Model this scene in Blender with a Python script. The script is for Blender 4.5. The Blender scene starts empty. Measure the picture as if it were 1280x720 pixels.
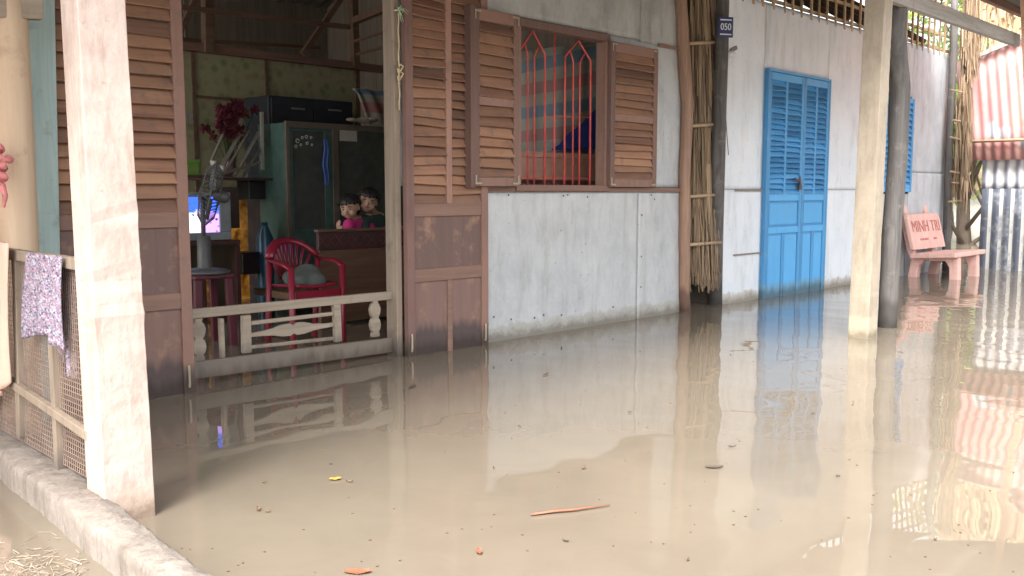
import bpy, bmesh, math, random
from mathutils import Vector, Matrix
random.seed(7)
scene = bpy.context.scene
C = scene.collection
R = math.radians
rnd = random.uniform

# ------------------------------------------------------------------ camera frame
F_PX = 1150.0
PITCH = math.atan(120 / F_PX)
YAW = R(44.8)                      # wall direction (+X) lies this far right of the view
HC = 0.95                          # eye height over the flood water (z = 0)
fh = Vector((math.cos(YAW), math.sin(YAW), 0))
rt = Vector((math.sin(YAW), -math.cos(YAW), 0))
fw = fh * math.cos(PITCH) - Vector((0, 0, 1)) * math.sin(PITCH)
up = rt.cross(fw)
CAM = Vector((0, 0, HC))

def ray(px, py):
    return rt * (px - 640) + up * (360 - py) + fw * F_PX
def onY(px, py, Y):
    d = ray(px, py); return CAM + d * (Y / d.y)
def onX(px, py, X):
    d = ray(px, py); return CAM + d * (X / d.x)
def onZ(px, py, Z=0.0):
    d = ray(px, py); return CAM + d * ((Z - HC) / d.z)

cd = bpy.data.cameras.new('camera')
cam = bpy.data.objects.new('camera', cd); C.objects.link(cam)
cd.sensor_width = 36; cd.lens = 36 * F_PX / 1280
cd.clip_end = 2000; cd.clip_start = 0.02
M = Matrix((rt, up, -fw)).transposed().to_4x4(); M.translation = CAM
cam.matrix_world = M
scene.camera = cam

# ------------------------------------------------------------------ materials
def S(r, g, b):
    f = lambda c: ((c / 255 + .055) / 1.055) ** 2.4 if c > 10 else c / 255 / 12.92
    return (f(r), f(g), f(b), 1)
def L(r, g, b): return (r, g, b, 1)

class NT:
    def __init__(s, m):
        m.use_nodes = True; s.t = m.node_tree; s.n = s.t.nodes
        s.b = s.n['Principled BSDF']; s.out = s.n['Material Output']
    def add(s, ty, **k):
        n = s.n.new(ty)
        for a, v in k.items():
            if a.startswith('i_'):
                n.inputs[a[2:].replace('_', ' ')].default_value = v
            else: setattr(n, a, v)
        return n
    def link(s, a, b): s.t.links.new(a, b)
    def coord(s, scale=(1, 1, 1), island=False):
        tc = s.add('ShaderNodeTexCoord'); mp = s.add('ShaderNodeMapping')
        mp.inputs['Scale'].default_value = scale
        s.link(tc.outputs['Object'], mp.inputs[0])
        if island:
            g = s.add('ShaderNodeNewGeometry'); mu = s.add('ShaderNodeMath', operation='MULTIPLY'); mu.inputs[1].default_value = 37.0
            s.link(g.outputs['Random Per Island'], mu.inputs[0])
            cx = s.add('ShaderNodeCombineXYZ')
            for i in range(3): s.link(mu.outputs[0], cx.inputs[i])
            s.link(cx.outputs[0], mp.inputs['Location'])
        return mp.outputs[0]
    def noise(s, vec, scale, detail=6, rough=.6, dist=0):
        n = s.add('ShaderNodeTexNoise'); n.inputs['Scale'].default_value = scale
        n.inputs['Detail'].default_value = detail; n.inputs['Roughness'].default_value = rough
        n.inputs['Distortion'].default_value = dist
        s.link(vec, n.inputs['Vector']); return n.outputs['Fac']
    def ramp(s, fac, stops):
        r = s.add('ShaderNodeValToRGB'); e = r.color_ramp.elements
        while len(e) > 1: e.remove(e[-1])
        e[0].position, e[0].color = stops[0]
        for p, c in stops[1:]:
            x = e.new(p); x.color = c
        s.link(fac, r.inputs[0]); return r.outputs[0]
    def mix(s, fac, a, b, mode='MIX'):
        m = s.add('ShaderNodeMix', data_type='RGBA', blend_type=mode)
        for v, i in ((fac, 0), (a, 6), (b, 7)):
            if hasattr(v, 'default_value') or hasattr(v, 'links'): s.link(v, m.inputs[i])
            else: m.inputs[i].default_value = v
        return m.outputs[2]
    def bump(s, h, strength=.3, dist=.01, prev=None):
        b = s.add('ShaderNodeBump'); b.inputs['Strength'].default_value = strength; b.inputs['Distance'].default_value = dist
        s.link(h, b.inputs['Height'])
        if prev: s.link(prev, b.inputs['Normal'])
        s.link(b.outputs[0], s.b.inputs['Normal']); return b.outputs[0]
W0 = L(1, 1, 1); K0 = L(0, 0, 0)

def wood(name, c1, c2, c3=None, axis='z', rough=.75, grain=30, island=True, dirt=None, bump=.35, tide=None):
    m = bpy.data.materials.new(name); n = NT(m)
    sc = {'x': (.06, 1, 1), 'y': (1, .06, 1), 'z': (1, 1, .06)}[axis]
    v = n.coord(sc, island); v2 = n.coord((1, 1, 1), island)
    g = n.noise(v, grain, 8, .65, .6); big = n.noise(v2, 3.0, 4)
    col = n.ramp(g, [(.3, c1), (.7, c2)])
    if c3:
        gi = n.add('ShaderNodeNewGeometry'); ad = n.add('ShaderNodeMath', operation='ADD')
        mu = n.add('ShaderNodeMath', operation='MULTIPLY'); mu.inputs[1].default_value = .55
        n.link(gi.outputs['Random Per Island'], mu.inputs[0]); n.link(mu.outputs[0], ad.inputs[0])
        m2 = n.add('ShaderNodeMath', operation='MULTIPLY'); m2.inputs[1].default_value = .6
        n.link(big, m2.inputs[0]); n.link(m2.outputs[0], ad.inputs[1])
        f = n.ramp(ad.outputs[0], [(.35, K0), (.85, W0)])
        col = n.mix(f, col, c3)
    if c3:
        wn = n.add('ShaderNodeTexWhiteNoise', noise_dimensions='1D'); n.link(gi.outputs['Random Per Island'], wn.inputs['W'])
        col = n.mix(1.0, col, n.ramp(wn.outputs['Value'], [(0, L(.62, .62, .68)), (.35, L(.88, .86, .86)), (.75, L(1.03, 1, 1)), (1, L(1.25, 1.22, 1.18))]), 'MULTIPLY')
    if dirt:
        d = n.noise(v2, 9, 6, .7)
        col = n.mix(n.ramp(d, [(.55, K0), (.75, W0)]), col, dirt)
    if tide:   # soaked band left by the flood: (height, colour)
        pos = n.add('ShaderNodeNewGeometry'); sx = n.add('ShaderNodeSeparateXYZ'); n.link(pos.outputs['Position'], sx.inputs[0])
        ns = n.noise(n.coord((1, 1, .15)), 14, 4)
        a = n.add('ShaderNodeMath', operation='MULTIPLY_ADD'); a.inputs[1].default_value = -.16; n.link(ns, a.inputs[0]); n.link(sx.outputs[2], a.inputs[2])
        mr = n.add('ShaderNodeMapRange'); mr.inputs[1].default_value = tide[0] - .06; mr.inputs[2].default_value = tide[0] - .12
        n.link(a.outputs[0], mr.inputs[0]); col = n.mix(mr.outputs[0], col, tide[1])
        mrw = n.add('ShaderNodeMapRange'); mrw.inputs[1].default_value = .012; mrw.inputs[2].default_value = -.045; n.link(a.outputs[0], mrw.inputs[0])
        col = n.mix(mrw.outputs[0], col, n.mix(1.0, col, L(.55, .52, .48), 'MULTIPLY'))
    n.link(col, n.b.inputs['Base Color']); n.b.inputs['Roughness'].default_value = rough
    n.bump(g, bump, .004)
    return m

def stained(name, base, stain, dark, scale=2.0, rough=.7, metallic=0, bump=.2, bscale=6, streak=True, tide=None, island=False, spots=None, bdist=.01):
    m = bpy.data.materials.new(name); n = NT(m)
    v = n.coord((1, 1, 1), island); vs = n.coord((1, 1, .18), island)
    a = n.noise(v, scale, 7, .62); b = n.noise(vs, scale * 4, 6, .7)
    col = n.mix(n.ramp(a, [(.35, K0), (.68, W0)]), base, stain)
    blot = n.noise(n.coord((1, 1, .7), island), scale * 2.6, 10, .78, .8)
    col = n.mix(n.ramp(blot, [(.44, K0), (.60, L(.34, .34, .34))]), col, L(*[min(.85, c * 1.16 + .02) for c in stain[:3]]))
    col = n.mix(n.ramp(blot, [(.32, L(.26, .26, .26)), (.43, K0)]), col, dark)
    if streak: col = n.mix(n.ramp(b, [(.50, K0), (.70, L(.7, .7, .7))]), col, dark)
    fine = n.noise(v, 60, 4, .7)
    col = n.mix(.12, col, n.ramp(fine, [(.3, dark), (.7, base)]))
    if spots:
        sp = n.noise(v, 38, 3, .5)
        col = n.mix(n.ramp(sp, [(.68, K0), (.74, W0)]), col, spots)
    if tide:
        pos = n.add('ShaderNodeNewGeometry'); sx = n.add('ShaderNodeSeparateXYZ'); n.link(pos.outputs['Position'], sx.inputs[0])
        ns = n.noise(n.coord((1, 1, .8)), 7, 10, .8)
        ad = n.add('ShaderNodeMath', operation='MULTIPLY_ADD'); ad.inputs[1].default_value = -.22; n.link(ns, ad.inputs[0]); n.link(sx.outputs[2], ad.inputs[2])
        mr = n.add('ShaderNodeMapRange'); mr.inputs[1].default_value = tide[0] - .10; mr.inputs[2].default_value = tide[0] - .125
        n.link(ad.outputs[0], mr.inputs[0]); col = n.mix(mr.outputs[0], col, tide[1])
        mrw = n.add('ShaderNodeMapRange'); mrw.inputs[1].default_value = -.04; mrw.inputs[2].default_value = -.09; n.link(ad.outputs[0], mrw.inputs[0])
        col = n.mix(mrw.outputs[0], col, n.mix(1.0, col, L(.55, .52, .48), 'MULTIPLY'))
    n.link(col, n.b.inputs['Base Color']); n.b.inputs['Roughness'].default_value = rough; n.b.inputs['Metallic'].default_value = metallic
    h = n.noise(n.coord((1, 1, .6), island), bscale, 6, .55)
    b1 = n.bump(h, bump, bdist); n.bump(fine, .12, .002, b1)
    return m

def plain(name, c, rough=.5, metallic=0, var=.15, scale=12, bump=.1):
    m = bpy.data.materials.new(name); n = NT(m)
    v = n.coord(); f = n.noise(v, scale, 5)
    lo = L(*[x * (1 - var) for x in c[:3]]); hi = L(*[min(1, x * (1 + var)) for x in c[:3]])
    n.link(n.ramp(f, [(.3, lo), (.7, hi)]), n.b.inputs['Base Color'])
    n.b.inputs['Roughness'].default_value = rough; n.b.inputs['Metallic'].default_value = metallic
    if bump: n.bump(f, bump, .003)
    return m

def striped(name, cols, axis=1, coord='UV', rough=.8, transl=0):
    m = bpy.data.materials.new(name); n = NT(m)
    tc = n.add('ShaderNodeTexCoord'); sx = n.add('ShaderNodeSeparateXYZ'); n.link(tc.outputs[coord], sx.inputs[0])
    fr = n.add('ShaderNodeMath', operation='FRACT'); n.link(sx.outputs[axis], fr.inputs[0])
    k = len(cols); r = n.add('ShaderNodeValToRGB'); r.color_ramp.interpolation = 'CONSTANT'; e = r.color_ramp.elements
    e[0].position = 0; e[0].color = cols[0]; e[1].position = 1 / k; e[1].color = cols[1 % k]
    for i in range(2, k): x = e.new(i / k); x.color = cols[i]
    n.link(fr.outputs[0], r.inputs[0])
    v = n.coord(); f = n.noise(v, 8, 5)
    n.link(n.mix(n.ramp(f, [(.3, L(0, 0, 0)), (.8, L(.45, .45, .45))]), r.outputs[0], L(.25, .23, .2)), n.b.inputs['Base Color'])
    n.b.inputs['Roughness'].default_value = rough; n.bump(f, .3, .02)
    return m

def emis(name, col, st):
    m = bpy.data.materials.new(name); n = NT(m)
    n.b.inputs['Emission Color'].default_value = col; n.b.inputs['Emission Strength'].default_value = st; n.b.inputs['Base Color'].default_value = K0
    return m

DB = L(.13, .062, .045); MB_ = L(.21, .095, .062); OB = L(.33, .165, .095)
soak = (.13, L(.105, .075, .062))
m_slat = wood('weathered red brown slats', L(.15, .075, .050), L(.31, .16, .10), L(.36, .20, .12), 'x', grain=26, dirt=L(.14, .10, .085), bump=.6)
m_stile = wood('red brown stile', L(.17, .095, .078), L(.27, .155, .125), L(.32, .185, .14), 'z', dirt=L(.17, .12, .105), bump=.6, tide=soak)
m_rail = wood('worn orange rail', L(.20, .12, .09), L(.35, .21, .15), L(.30, .17, .12), 'x', dirt=L(.2, .12, .10))
m_panel = wood('plum brown panel', L(.15, .10, .09), L(.24, .15, .125), L(.20, .12, .095), 'z', dirt=L(.33, .19, .125), grain=18, tide=(.17, L(.085, .06, .055)))
m_shut = wood('shutter brown', L(.15, .088, .07), L(.23, .14, .11), L(.25, .145, .11), 'z', dirt=L(.15, .105, .095), bump=.6)
m_pale = wood('sun bleached grey wood', L(.22, .17, .12), L(.42, .34, .25), L(.36, .28, .2), 'z', dirt=L(.16, .12, .09), tide=(.14, L(.14, .115, .095)))
m_palex = wood('sun bleached gate wood', L(.26, .21, .15), L(.50, .42, .31), L(.42, .34, .25), 'x', dirt=L(.22, .17, .12), tide=(.17, L(.17, .14, .115)))
m_post = wood('brown round post', L(.20, .12, .085), L(.36, .22, .15), None, 'z', island=False, dirt=L(.3, .2, .15), tide=(.19, L(.13, .07, .05)))
m_dark = wood('black weathered post', L(.05, .047, .046), L(.14, .125, .115), None, 'z', island=False, dirt=L(.18, .16, .15), tide=(.2, L(.05, .045, .04)))
m_grey = wood('grey timber', L(.22, .20, .18), L(.40, .37, .34), None, 'x', island=False, dirt=L(.15, .13, .12))
m_truss = wood('brown roof timber', L(.11, .065, .042), L(.2, .12, .08), None, 'x', island=True)
m_bamboo = wood('dry bamboo', L(.40, .28, .15), L(.56, .42, .26), L(.5, .36, .22), 'x', rough=.5)
m_bamz = wood('dry bamboo upright', L(.46, .32, .21), L(.58, .44, .31), None, 'z', rough=.6, island=False, grain=12, dirt=L(.36, .25, .16))
m_teal = wood('faded teal board', L(.25, .34, .33), L(.38, .47, .45), None, 'z', island=False, dirt=L(.22, .26, .24))
m_ply = wood('orange plywood', L(.48, .27, .13), L(.58, .35, .18), None, 'z', island=False)
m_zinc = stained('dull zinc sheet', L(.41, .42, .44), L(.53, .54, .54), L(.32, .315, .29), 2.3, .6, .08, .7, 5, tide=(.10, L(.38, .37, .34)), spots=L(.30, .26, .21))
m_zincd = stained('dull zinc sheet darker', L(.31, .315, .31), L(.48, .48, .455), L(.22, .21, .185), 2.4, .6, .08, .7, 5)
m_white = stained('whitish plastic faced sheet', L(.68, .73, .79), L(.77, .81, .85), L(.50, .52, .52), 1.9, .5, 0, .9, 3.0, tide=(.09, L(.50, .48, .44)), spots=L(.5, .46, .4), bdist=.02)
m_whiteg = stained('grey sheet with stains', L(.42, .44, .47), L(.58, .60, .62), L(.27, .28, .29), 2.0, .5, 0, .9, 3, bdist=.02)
m_conc = stained('raw concrete pillar', L(.39, .305, .265), L(.48, .40, .355), L(.29, .195, .155), 5, .85, 0, .3, 45, tide=(.09, L(.40, .31, .25)), spots=L(.36, .28, .22))
m_conc2 = stained('tan concrete pillar', L(.27, .225, .17), L(.345, .29, .225), L(.18, .145, .105), 4, .85, 0, .35, 25, tide=(.14, L(.34, .30, .22)), spots=L(.3, .26, .2))
m_kerb = stained('pinkish worn concrete', L(.17, .143, .12), L(.24, .205, .178), L(.085, .068, .052), 6, .9, 0, .8, 18, spots=L(.3, .25, .2), bdist=.02)
m_blue = wood('sky blue paint', L(.07, .32, .64), L(.12, .40, .72), L(.09, .36, .68), 'z', rough=.6, island=False, dirt=L(.13, .33, .54), bump=.5, tide=(.12, L(.14, .29, .42)))
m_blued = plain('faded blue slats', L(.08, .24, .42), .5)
m_red = plain('red painted iron', L(.52, .075, .065), .45, 0, .25, 30)
m_metal = plain('rusty steel', L(.14, .10, .08), .5, .7, .3, 30)
m_brass = plain('pale metal bracket', L(.38, .32, .24), .5, .3)
m_black = plain('near black', L(.015, .015, .016), .4)
m_roof = stained('old dark roofing', L(.10, .085, .075), L(.14, .12, .10), L(.05, .045, .04), 3, .9)
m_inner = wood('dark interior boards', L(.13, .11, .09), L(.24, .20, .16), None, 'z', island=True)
m_thatch = wood('dry palm thatch', L(.20, .12, .06), L(.42, .29, .16), L(.5, .36, .21), 'z', grain=20)
m_thatchd = wood('brown palm thatch', L(.13, .09, .055), L(.28, .20, .125), L(.36, .26, .16), 'z', grain=20)

# ------------------------------------------------------------------ mesh builder
class MB:
    def __init__(s): s.v = []; s.f = []; s.uv = {}
    def poly(s, vs, fs, uv=None):
        o = len(s.v); s.v += [Vector(p) for p in vs]
        for i, f in enumerate(fs):
            s.f.append(tuple(o + k for k in f))
        if uv:
            for i, t in enumerate(uv): s.uv[o + i] = t
        return s
    def hexa(s, p):   # 8 corners: bottom 0-3 ccw, top 4-7
        return s.poly(p, [(3, 2, 1, 0), (4, 5, 6, 7), (0, 1, 5, 4), (1, 2, 6, 5), (2, 3, 7, 6), (3, 0, 4, 7)])
    def box(s, x0, x1, y0, y1, z0, z1):
        return s.hexa([(x0, y0, z0), (x1, y0, z0), (x1, y1, z0), (x0, y1, z0), (x0, y0, z1), (x1, y0, z1), (x1, y1, z1), (x0, y1, z1)])
    def bar(s, p, q, w, h, upv=(0, 0, 1), w2=None, h2=None):
        p = Vector(p); q = Vector(q); d = (q - p).normalized(); u = Vector(upv)
        if abs(d.dot(u)) > .95: u = Vector((0, 1, 0))
        a = d.cross(u).normalized(); b = a.cross(d)
        w2 = w2 or w; h2 = h2 or h
        c = []
        for o, ww, hh in ((p, w, h), (q, w2, h2)):
            for sx, sy in ((-1, -1), (1, -1), (1, 1), (-1, 1)): c.append(o + a * sx * ww / 2 + b * sy * hh / 2)
        return s.hexa(c)
    def tube(s, pts, rad, n=10, caps=True, flat=1.0):
        pts = [Vector(p) for p in pts]
        if not isinstance(rad, (list, tuple)): rad = [rad] * len(pts)
        o = len(s.v); prev = None
        for i, p in enumerate(pts):
            d = (pts[min(i + 1, len(pts) - 1)] - pts[max(i - 1, 0)]).normalized()
            if prev is None:
                u = Vector((0, 0, 1)) if abs(d.z) < .9 else Vector((1, 0, 0)); a = d.cross(u).normalized()
            else: a = (prev - d * prev.dot(d)).normalized()
            prev = a; b = d.cross(a)
            for k in range(n):
                t = 2 * math.pi * k / n; s.v.append(p + (a * math.cos(t) + b * math.sin(t) * flat) * rad[i])
        m = len(pts)
        for i in range(m - 1):
            for k in range(n):
                s.f.append((o + i * n + k, o + i * n + (k + 1) % n, o + (i + 1) * n + (k + 1) % n, o + (i + 1) * n + k))
        if caps:
            s.f.append(tuple(o + k for k in reversed(range(n)))); s.f.append(tuple(o + (m - 1) * n + k for k in range(n)))
        return s
    def ell(s, c, r, n=12, m=8, rot=None):
        c = Vector(c); o = len(s.v)
        for i in range(m + 1):
            th = math.pi * i / m
            for k in range(n):
                ph = 2 * math.pi * k / n
                v = Vector((r[0] * math.sin(th) * math.cos(ph), r[1] * math.sin(th) * math.sin(ph), r[2] * math.cos(th)))
                if rot: v = rot @ v
                s.v.append(c + v)
        for i in range(m):
            for k in range(n):
                a, b = o + i * n + k, o + i * n + (k + 1) % n
                s.f.append((a, a + n, b + n, b))
        return s
    def lathe(s, c, prof, n=16, axis=Vector((0, 0, 1))):
        c = Vector(c); u = Vector((1, 0, 0)) if abs(axis.x) < .9 else Vector((0, 1, 0))
        a = axis.cross(u).normalized(); b = axis.cross(a); o = len(s.v)
        for r, h in prof:
            for k in range(n):
                t = 2 * math.pi * k / n; s.v.append(c + axis * h + (a * math.cos(t) + b * math.sin(t)) * r)
        for i in range(len(prof) - 1):
            for k in range(n):
                s.f.append((o + i * n + k, o + i * n + (k + 1) % n, o + (i + 1) * n + (k + 1) % n, o + (i + 1) * n + k))
        return s
    def grid(s, fn, nu, nv, th=0):
        """fn(u,v)->point; single surface with uv; th>0 uses solidify at build"""
        o = len(s.v)
        for j in range(nv + 1):
            for i in range(nu + 1):
                u, v = i / nu, j / nv
                s.uv[len(s.v)] = (u, v); s.v.append(Vector(fn(u, v)))
        for j in range(nv):
            for i in range(nu):
                a = o + j * (nu + 1) + i; s.f.append((a, a + 1, a + nu + 2, a + nu + 1))
        return s
    def extr(s, pts, off):
        """closed outline pts extruded by vector off"""
        pts = [Vector(p) for p in pts]; n = len(pts); off = Vector(off); o = len(s.v)
        s.v += pts + [p + off for p in pts]
        s.f.append(tuple(o + k for k in range(n))); s.f.append(tuple(o + n + k for k in reversed(range(n))))
        for k in range(n): s.f.append((o + k, o + n + k, o + n + (k + 1) % n, o + (k + 1) % n))
        return s
    def build(s, name, mat, parent=None, loc=None, bevel=0, smooth=False, solid=0, remesh=0, subs=0):
        me = bpy.data.meshes.new(name)
        off = wloc(parent) if parent else (Vector(loc) if loc is not None else base_of(s.v))
        me.from_pydata([tuple(v - off) for v in s.v], [], s.f)
        if s.uv:
            ul = me.uv_layers.new(name='UVMap')
            for lp in me.loops: ul.data[lp.index].uv = s.uv.get(lp.vertex_index, (0, 0))
        bm = bmesh.new(); bm.from_mesh(me); bmesh.ops.recalc_face_normals(bm, faces=bm.faces); bm.to_mesh(me); bm.free()
        if mat: me.materials.append(mat)
        if smooth:
            for p in me.polygons: p.use_smooth = True
        o = bpy.data.objects.new(name, me); C.objects.link(o)
        if parent: o.parent = parent
        else: o.location = off
        if solid: md = o.modifiers.new('s', 'SOLIDIFY'); md.thickness = solid; md.offset = 0
        if remesh:
            md = o.modifiers.new('r', 'REMESH'); md.mode = 'VOXEL'; md.voxel_size = remesh; md.use_smooth_shade = True
            md = o.modifiers.new('sm', 'SMOOTH'); md.iterations = 5; md.factor = .5
        if subs: md = o.modifiers.new('ss', 'SUBSURF'); md.levels = subs; md.render_levels = subs
        if bevel: md = o.modifiers.new('b', 'BEVEL'); md.width = bevel; md.segments = 2; md.limit_method = 'ANGLE'; md.angle_limit = R(40)
        return o
def wloc(o):
    v = Vector((0, 0, 0))
    while o: v += Vector(o.location); o = o.parent
    return v
def base_of(vs):
    n = len(vs); return Vector((sum(v.x for v in vs) / n, sum(v.y for v in vs) / n, min(v.z for v in vs)))
def tag(o, label, cat, group=None, kind=None):
    if label: o['label'] = label
    if cat: o['category'] = cat
    if group: o['group'] = group
    if kind: o['kind'] = kind
    return o
def thing(name, label, cat, loc, group=None):
    o = bpy.data.objects.new(name, None); o.empty_display_size = .1; C.objects.link(o); o.location = loc
    return tag(o, label, cat, group)
def text_mesh(name, txt, size, mat, origin, xdir, ydir, parent, depth=.0015, sx=1.0):
    cu = bpy.data.curves.new(name, 'FONT'); cu.body = txt; cu.size = size; cu.extrude = depth; cu.align_x = 'CENTER'; cu.align_y = 'CENTER'
    t = bpy.data.objects.new('tmp', cu); C.objects.link(t)
    bpy.context.view_layer.update()
    me = bpy.data.meshes.new_from_object(t.evaluated_get(bpy.context.evaluated_depsgraph_get()))
    bpy.data.objects.remove(t)
    xd = Vector(xdir).normalized(); yd = Vector(ydir).normalized(); zd = xd.cross(yd); off = Vector(origin) - wloc(parent)
    for v in me.vertices: v.co = off + xd * v.co.x * sx + yd * v.co.y + zd * v.co.z
    me.materials.clear(); me.materials.append(mat)
    o = bpy.data.objects.new(name, me); C.objects.link(o); o.parent = parent; return o

YW = 4.17   # the front of the houses
def wx(px, py, Y=YW): return onY(px, py, Y).x
def wz(px, py, Y=YW): return onY(px, py, Y).z

# ------------------------------------------------------------------ water and ground
def make_water():
    m = bpy.data.materials.new('muddy flood water'); n = NT(m)
    v = n.coord((1, 1, 1)); a = n.noise(v, .5, 4, .5, .8); b = n.noise(v, 3, 7, .65, 2.0)
    col = n.mix(n.ramp(a, [(.35, K0), (.65, W0)]), L(.148, .122, .092), L(.188, .156, .118))
    col = n.mix(.07, col, n.ramp(b, [(.4, L(.14, .12, .095)), (.6, L(.25, .22, .17))]))
    n.link(col, n.b.inputs['Base Color']); n.b.inputs['Roughness'].default_value = .015; n.b.inputs['IOR'].default_value = 1.6
    # ripples: long soft swell plus finer crossing wavelets
    tc = n.add('ShaderNodeTexCoord'); mp = n.add('ShaderNodeMapping'); mp.inputs['Rotation'].default_value = (0, 0, -YAW)
    mp.inputs['Scale'].default_value = (1.25, .85, 1); n.link(tc.outputs['Object'], mp.inputs[0])
    r1 = n.noise(mp.outputs[0], 2.0, 1, .35); r2 = n.noise(mp.outputs[0], 6.5, 1, .4)
    pos = n.add('ShaderNodeSeparateXYZ'); n.link(tc.outputs['Object'], pos.inputs[0])
    mr = n.add('ShaderNodeMapRange'); mr.inputs[1].default_value = 2.5; mr.inputs[2].default_value = 8.0; mr.inputs[3].default_value = .12; mr.inputs[4].default_value = 1.0
    n.link(pos.outputs[0], mr.inputs[0])
    b1 = n.add('ShaderNodeBump'); b1.inputs['Strength'].default_value = 1.0; b1.inputs['Distance'].default_value = .0062; n.link(r1, b1.inputs['Height'])
    b2 = n.add('ShaderNodeBump'); b2.inputs['Distance'].default_value = .0013; n.link(r2, b2.inputs['Height']); n.link(mr.outputs[0], b2.inputs['Strength'])
    n.link(b1.outputs[0], b2.inputs['Normal']); n.link(b2.outputs[0], n.b.inputs['Normal'])
    return m
w = MB().poly([(-400, -400, 0), (400, -400, 0), (400, 400, 0), (-400, 400, 0)], [(0, 1, 2, 3)]).build('water', make_water(), loc=(0, 0, 0))
tag(w, 'flat muddy brown flood water reflecting the house fronts', None, kind='structure')
g = MB().poly([(-400, -400, -.6), (400, -400, -.6), (400, 400, -.6), (-400, 400, -.6)], [(0, 1, 2, 3)]).build('ground', plain('mud', L(.2, .15, .1), .9), loc=(0, 0, 0))
tag(g, 'drowned mud ground under the flood', None, kind='structure')

# ------------------------------------------------------------------ first house
house = thing('brown_door_house', 'near house with open brown louvred doors, barred window and grey zinc wall', 'house', (3.6, YW, -.3))
X_L, X_END = -1.5, 6.12
xs = wx(600, 200); zsill = .955
wx0, wx1 = wx(648, 232), wx(752, 232)         # window opening
zwin0 = .985; zwin1 = wz(648, 33)
xseam = wx(797, 300)
TOP = 3.15
def panel(x0, x1, z0, z1, mat, y=YW, nm='wall_sheet', fold=.004):
    nx = max(2, int((x1 - x0) / .035)); nz = max(2, int((z1 - z0) / .035)); ph = rnd(0, 9)
    if mat in (m_white, m_whiteg): fold = .011
    ds = [(rnd(-1.2, 1.2), rnd(.6, 1.4), rnd(0, 6), rnd(.4, 1)) for _ in range(5)]
    def fn(u, v):
        x = x0 + (x1 - x0) * u; z = z0 + (z1 - z0) * v
        e = min(u * (x1 - x0), (1 - u) * (x1 - x0), v * (z1 - z0), (1 - v) * (z1 - z0), .08) / .08
        h = 0
        for a_, f_, p_, w_ in ds:
            t = math.sin((x * a_ + z * .7) * 5 * f_ + p_ + .8 * math.sin(z * 2.3 + x * 1.7 + p_)); h += w_ * (1 - abs(t)) ** 3
        return (x, y - e * fold * h * .6 + e * .003 * math.sin(x * 5 + ph) * math.cos(z * 3.1 + ph), z)
    o = MB().grid(fn, nx, nz)
    return o.build(nm, mat, house, smooth=True, solid=.004)
def nails(pts, mat=None):
    o = MB()
    for x, z in pts:
        yy_ = YW - .012 if house is not None and x < 6.2 else YW + .016
        o.lathe(Vector((x, yy_, z)), [(0, .0), (.006, .001), (.0065, .004), (.003, .006), (0, .006)], 8, Vector((0, -1, 0)))
    return o
panel(xs, xseam, -.5, zsill, m_zinc)
panel(xseam + .007, X_END, -.5, zsill, m_zinc, YW + .003)
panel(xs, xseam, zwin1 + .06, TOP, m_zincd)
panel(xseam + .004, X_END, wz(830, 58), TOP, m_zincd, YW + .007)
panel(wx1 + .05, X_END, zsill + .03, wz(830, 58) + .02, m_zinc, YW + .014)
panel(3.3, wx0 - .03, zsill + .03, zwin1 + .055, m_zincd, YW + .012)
# thin battens
MB().box(xs + .02, X_END - .02, YW - .02, YW - .006, zsill - .004, zsill + .026).build('batten', m_rail, house, bevel=.002)
zb = wz(830, 58)
MB().box(wx(822, 60), X_END - .02, YW - .014, YW - .005, zb - .012, zb + .012).build('batten', m_rail, house, bevel=.002)
nz_ = [(rnd(xs + .05, X_END - .1), rnd(.11, .17)) for i in range(7)] + [(xseam + .03, z_) for z_ in (.24, .47, .78)] + [(rnd(xs + .06, X_END - .1), zsill - rnd(.02, .06)) for i in range(6)]
nails(nz_).build('nail_heads', m_metal, house, smooth=True)['kind'] = 'stuff'
# window
win = MB()
f = .05
win.box(wx0 - f, wx1 + f, YW - .03, YW + .06, zwin1, zwin1 + .05)
win.box(wx0 - f, wx1 + f, YW - .035, YW + .06, zwin0 - .028, zwin0 + .012)
win.box(wx0 - f, wx0, YW - .027, YW + .06, zwin0 + .012, zwin1); win.box(wx1, wx1 + f, YW - .027, YW + .06, zwin0 + .012, zwin1)
wo = win.build('window', m_shut, house, bevel=.003)
gr = MB(); yb = YW + .02; rb = .0072
def wp(px, py): 
    p = onY(px, py, yb); return p
zb0 = zwin0 + .01
def arch(xl, xr, zsh, zap, r=rb, zl=None):
    gr.tube([(xl, yb, zb0), (xl, yb, zsh), ((xl + xr) / 2, yb, zap), (xr, yb, zsh), (xr, yb, zb0)], r, 8)
la, lb = wx(649.5, 120, yb), wx(681, 120, yb); ra, rb_ = wx(706, 120, yb), wx(738, 120, yb)
zs = wz(649, 63, yb); za = wz(664, 38, yb)
zs2 = wz(706, 71, yb); za2 = wz(721, 50, yb)
arch(la, lb, zs, za); arch(ra, rb_, zs2, za2)
for (a, b, s1, a1) in ((la, lb, zs, za), (ra, rb_, zs2, za2)):
    c = (a + b) / 2; d = (b - a) * .13
    for sg in (-1, 1):
        xi = c + sg * d
        gr.tube([(xi, yb + .012, zb0), (xi, yb + .012, s1 - .02), (c + sg * (b - a) * .3, yb + .004, s1 + (a1 - s1) * .42)], rb * .8, 8)
gr.tube([(wx(693, 120, yb), yb, zb0), (wx(693, 120, yb), yb, zwin1)], rb, 8)
zc = wz(690, 142, yb)
gr.tube([(la, yb + .014, zb0 + .05), (rb_, yb + .014, zb0 + .05)], rb * .5, 6)
gr.tube([(lb, yb + .01, wz(690, 146, yb)), (rb_, yb + .01, wz(720, 145, yb))], rb * .4, 6)
gr.build('window_grille', m_red, wo, smooth=True)

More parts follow.
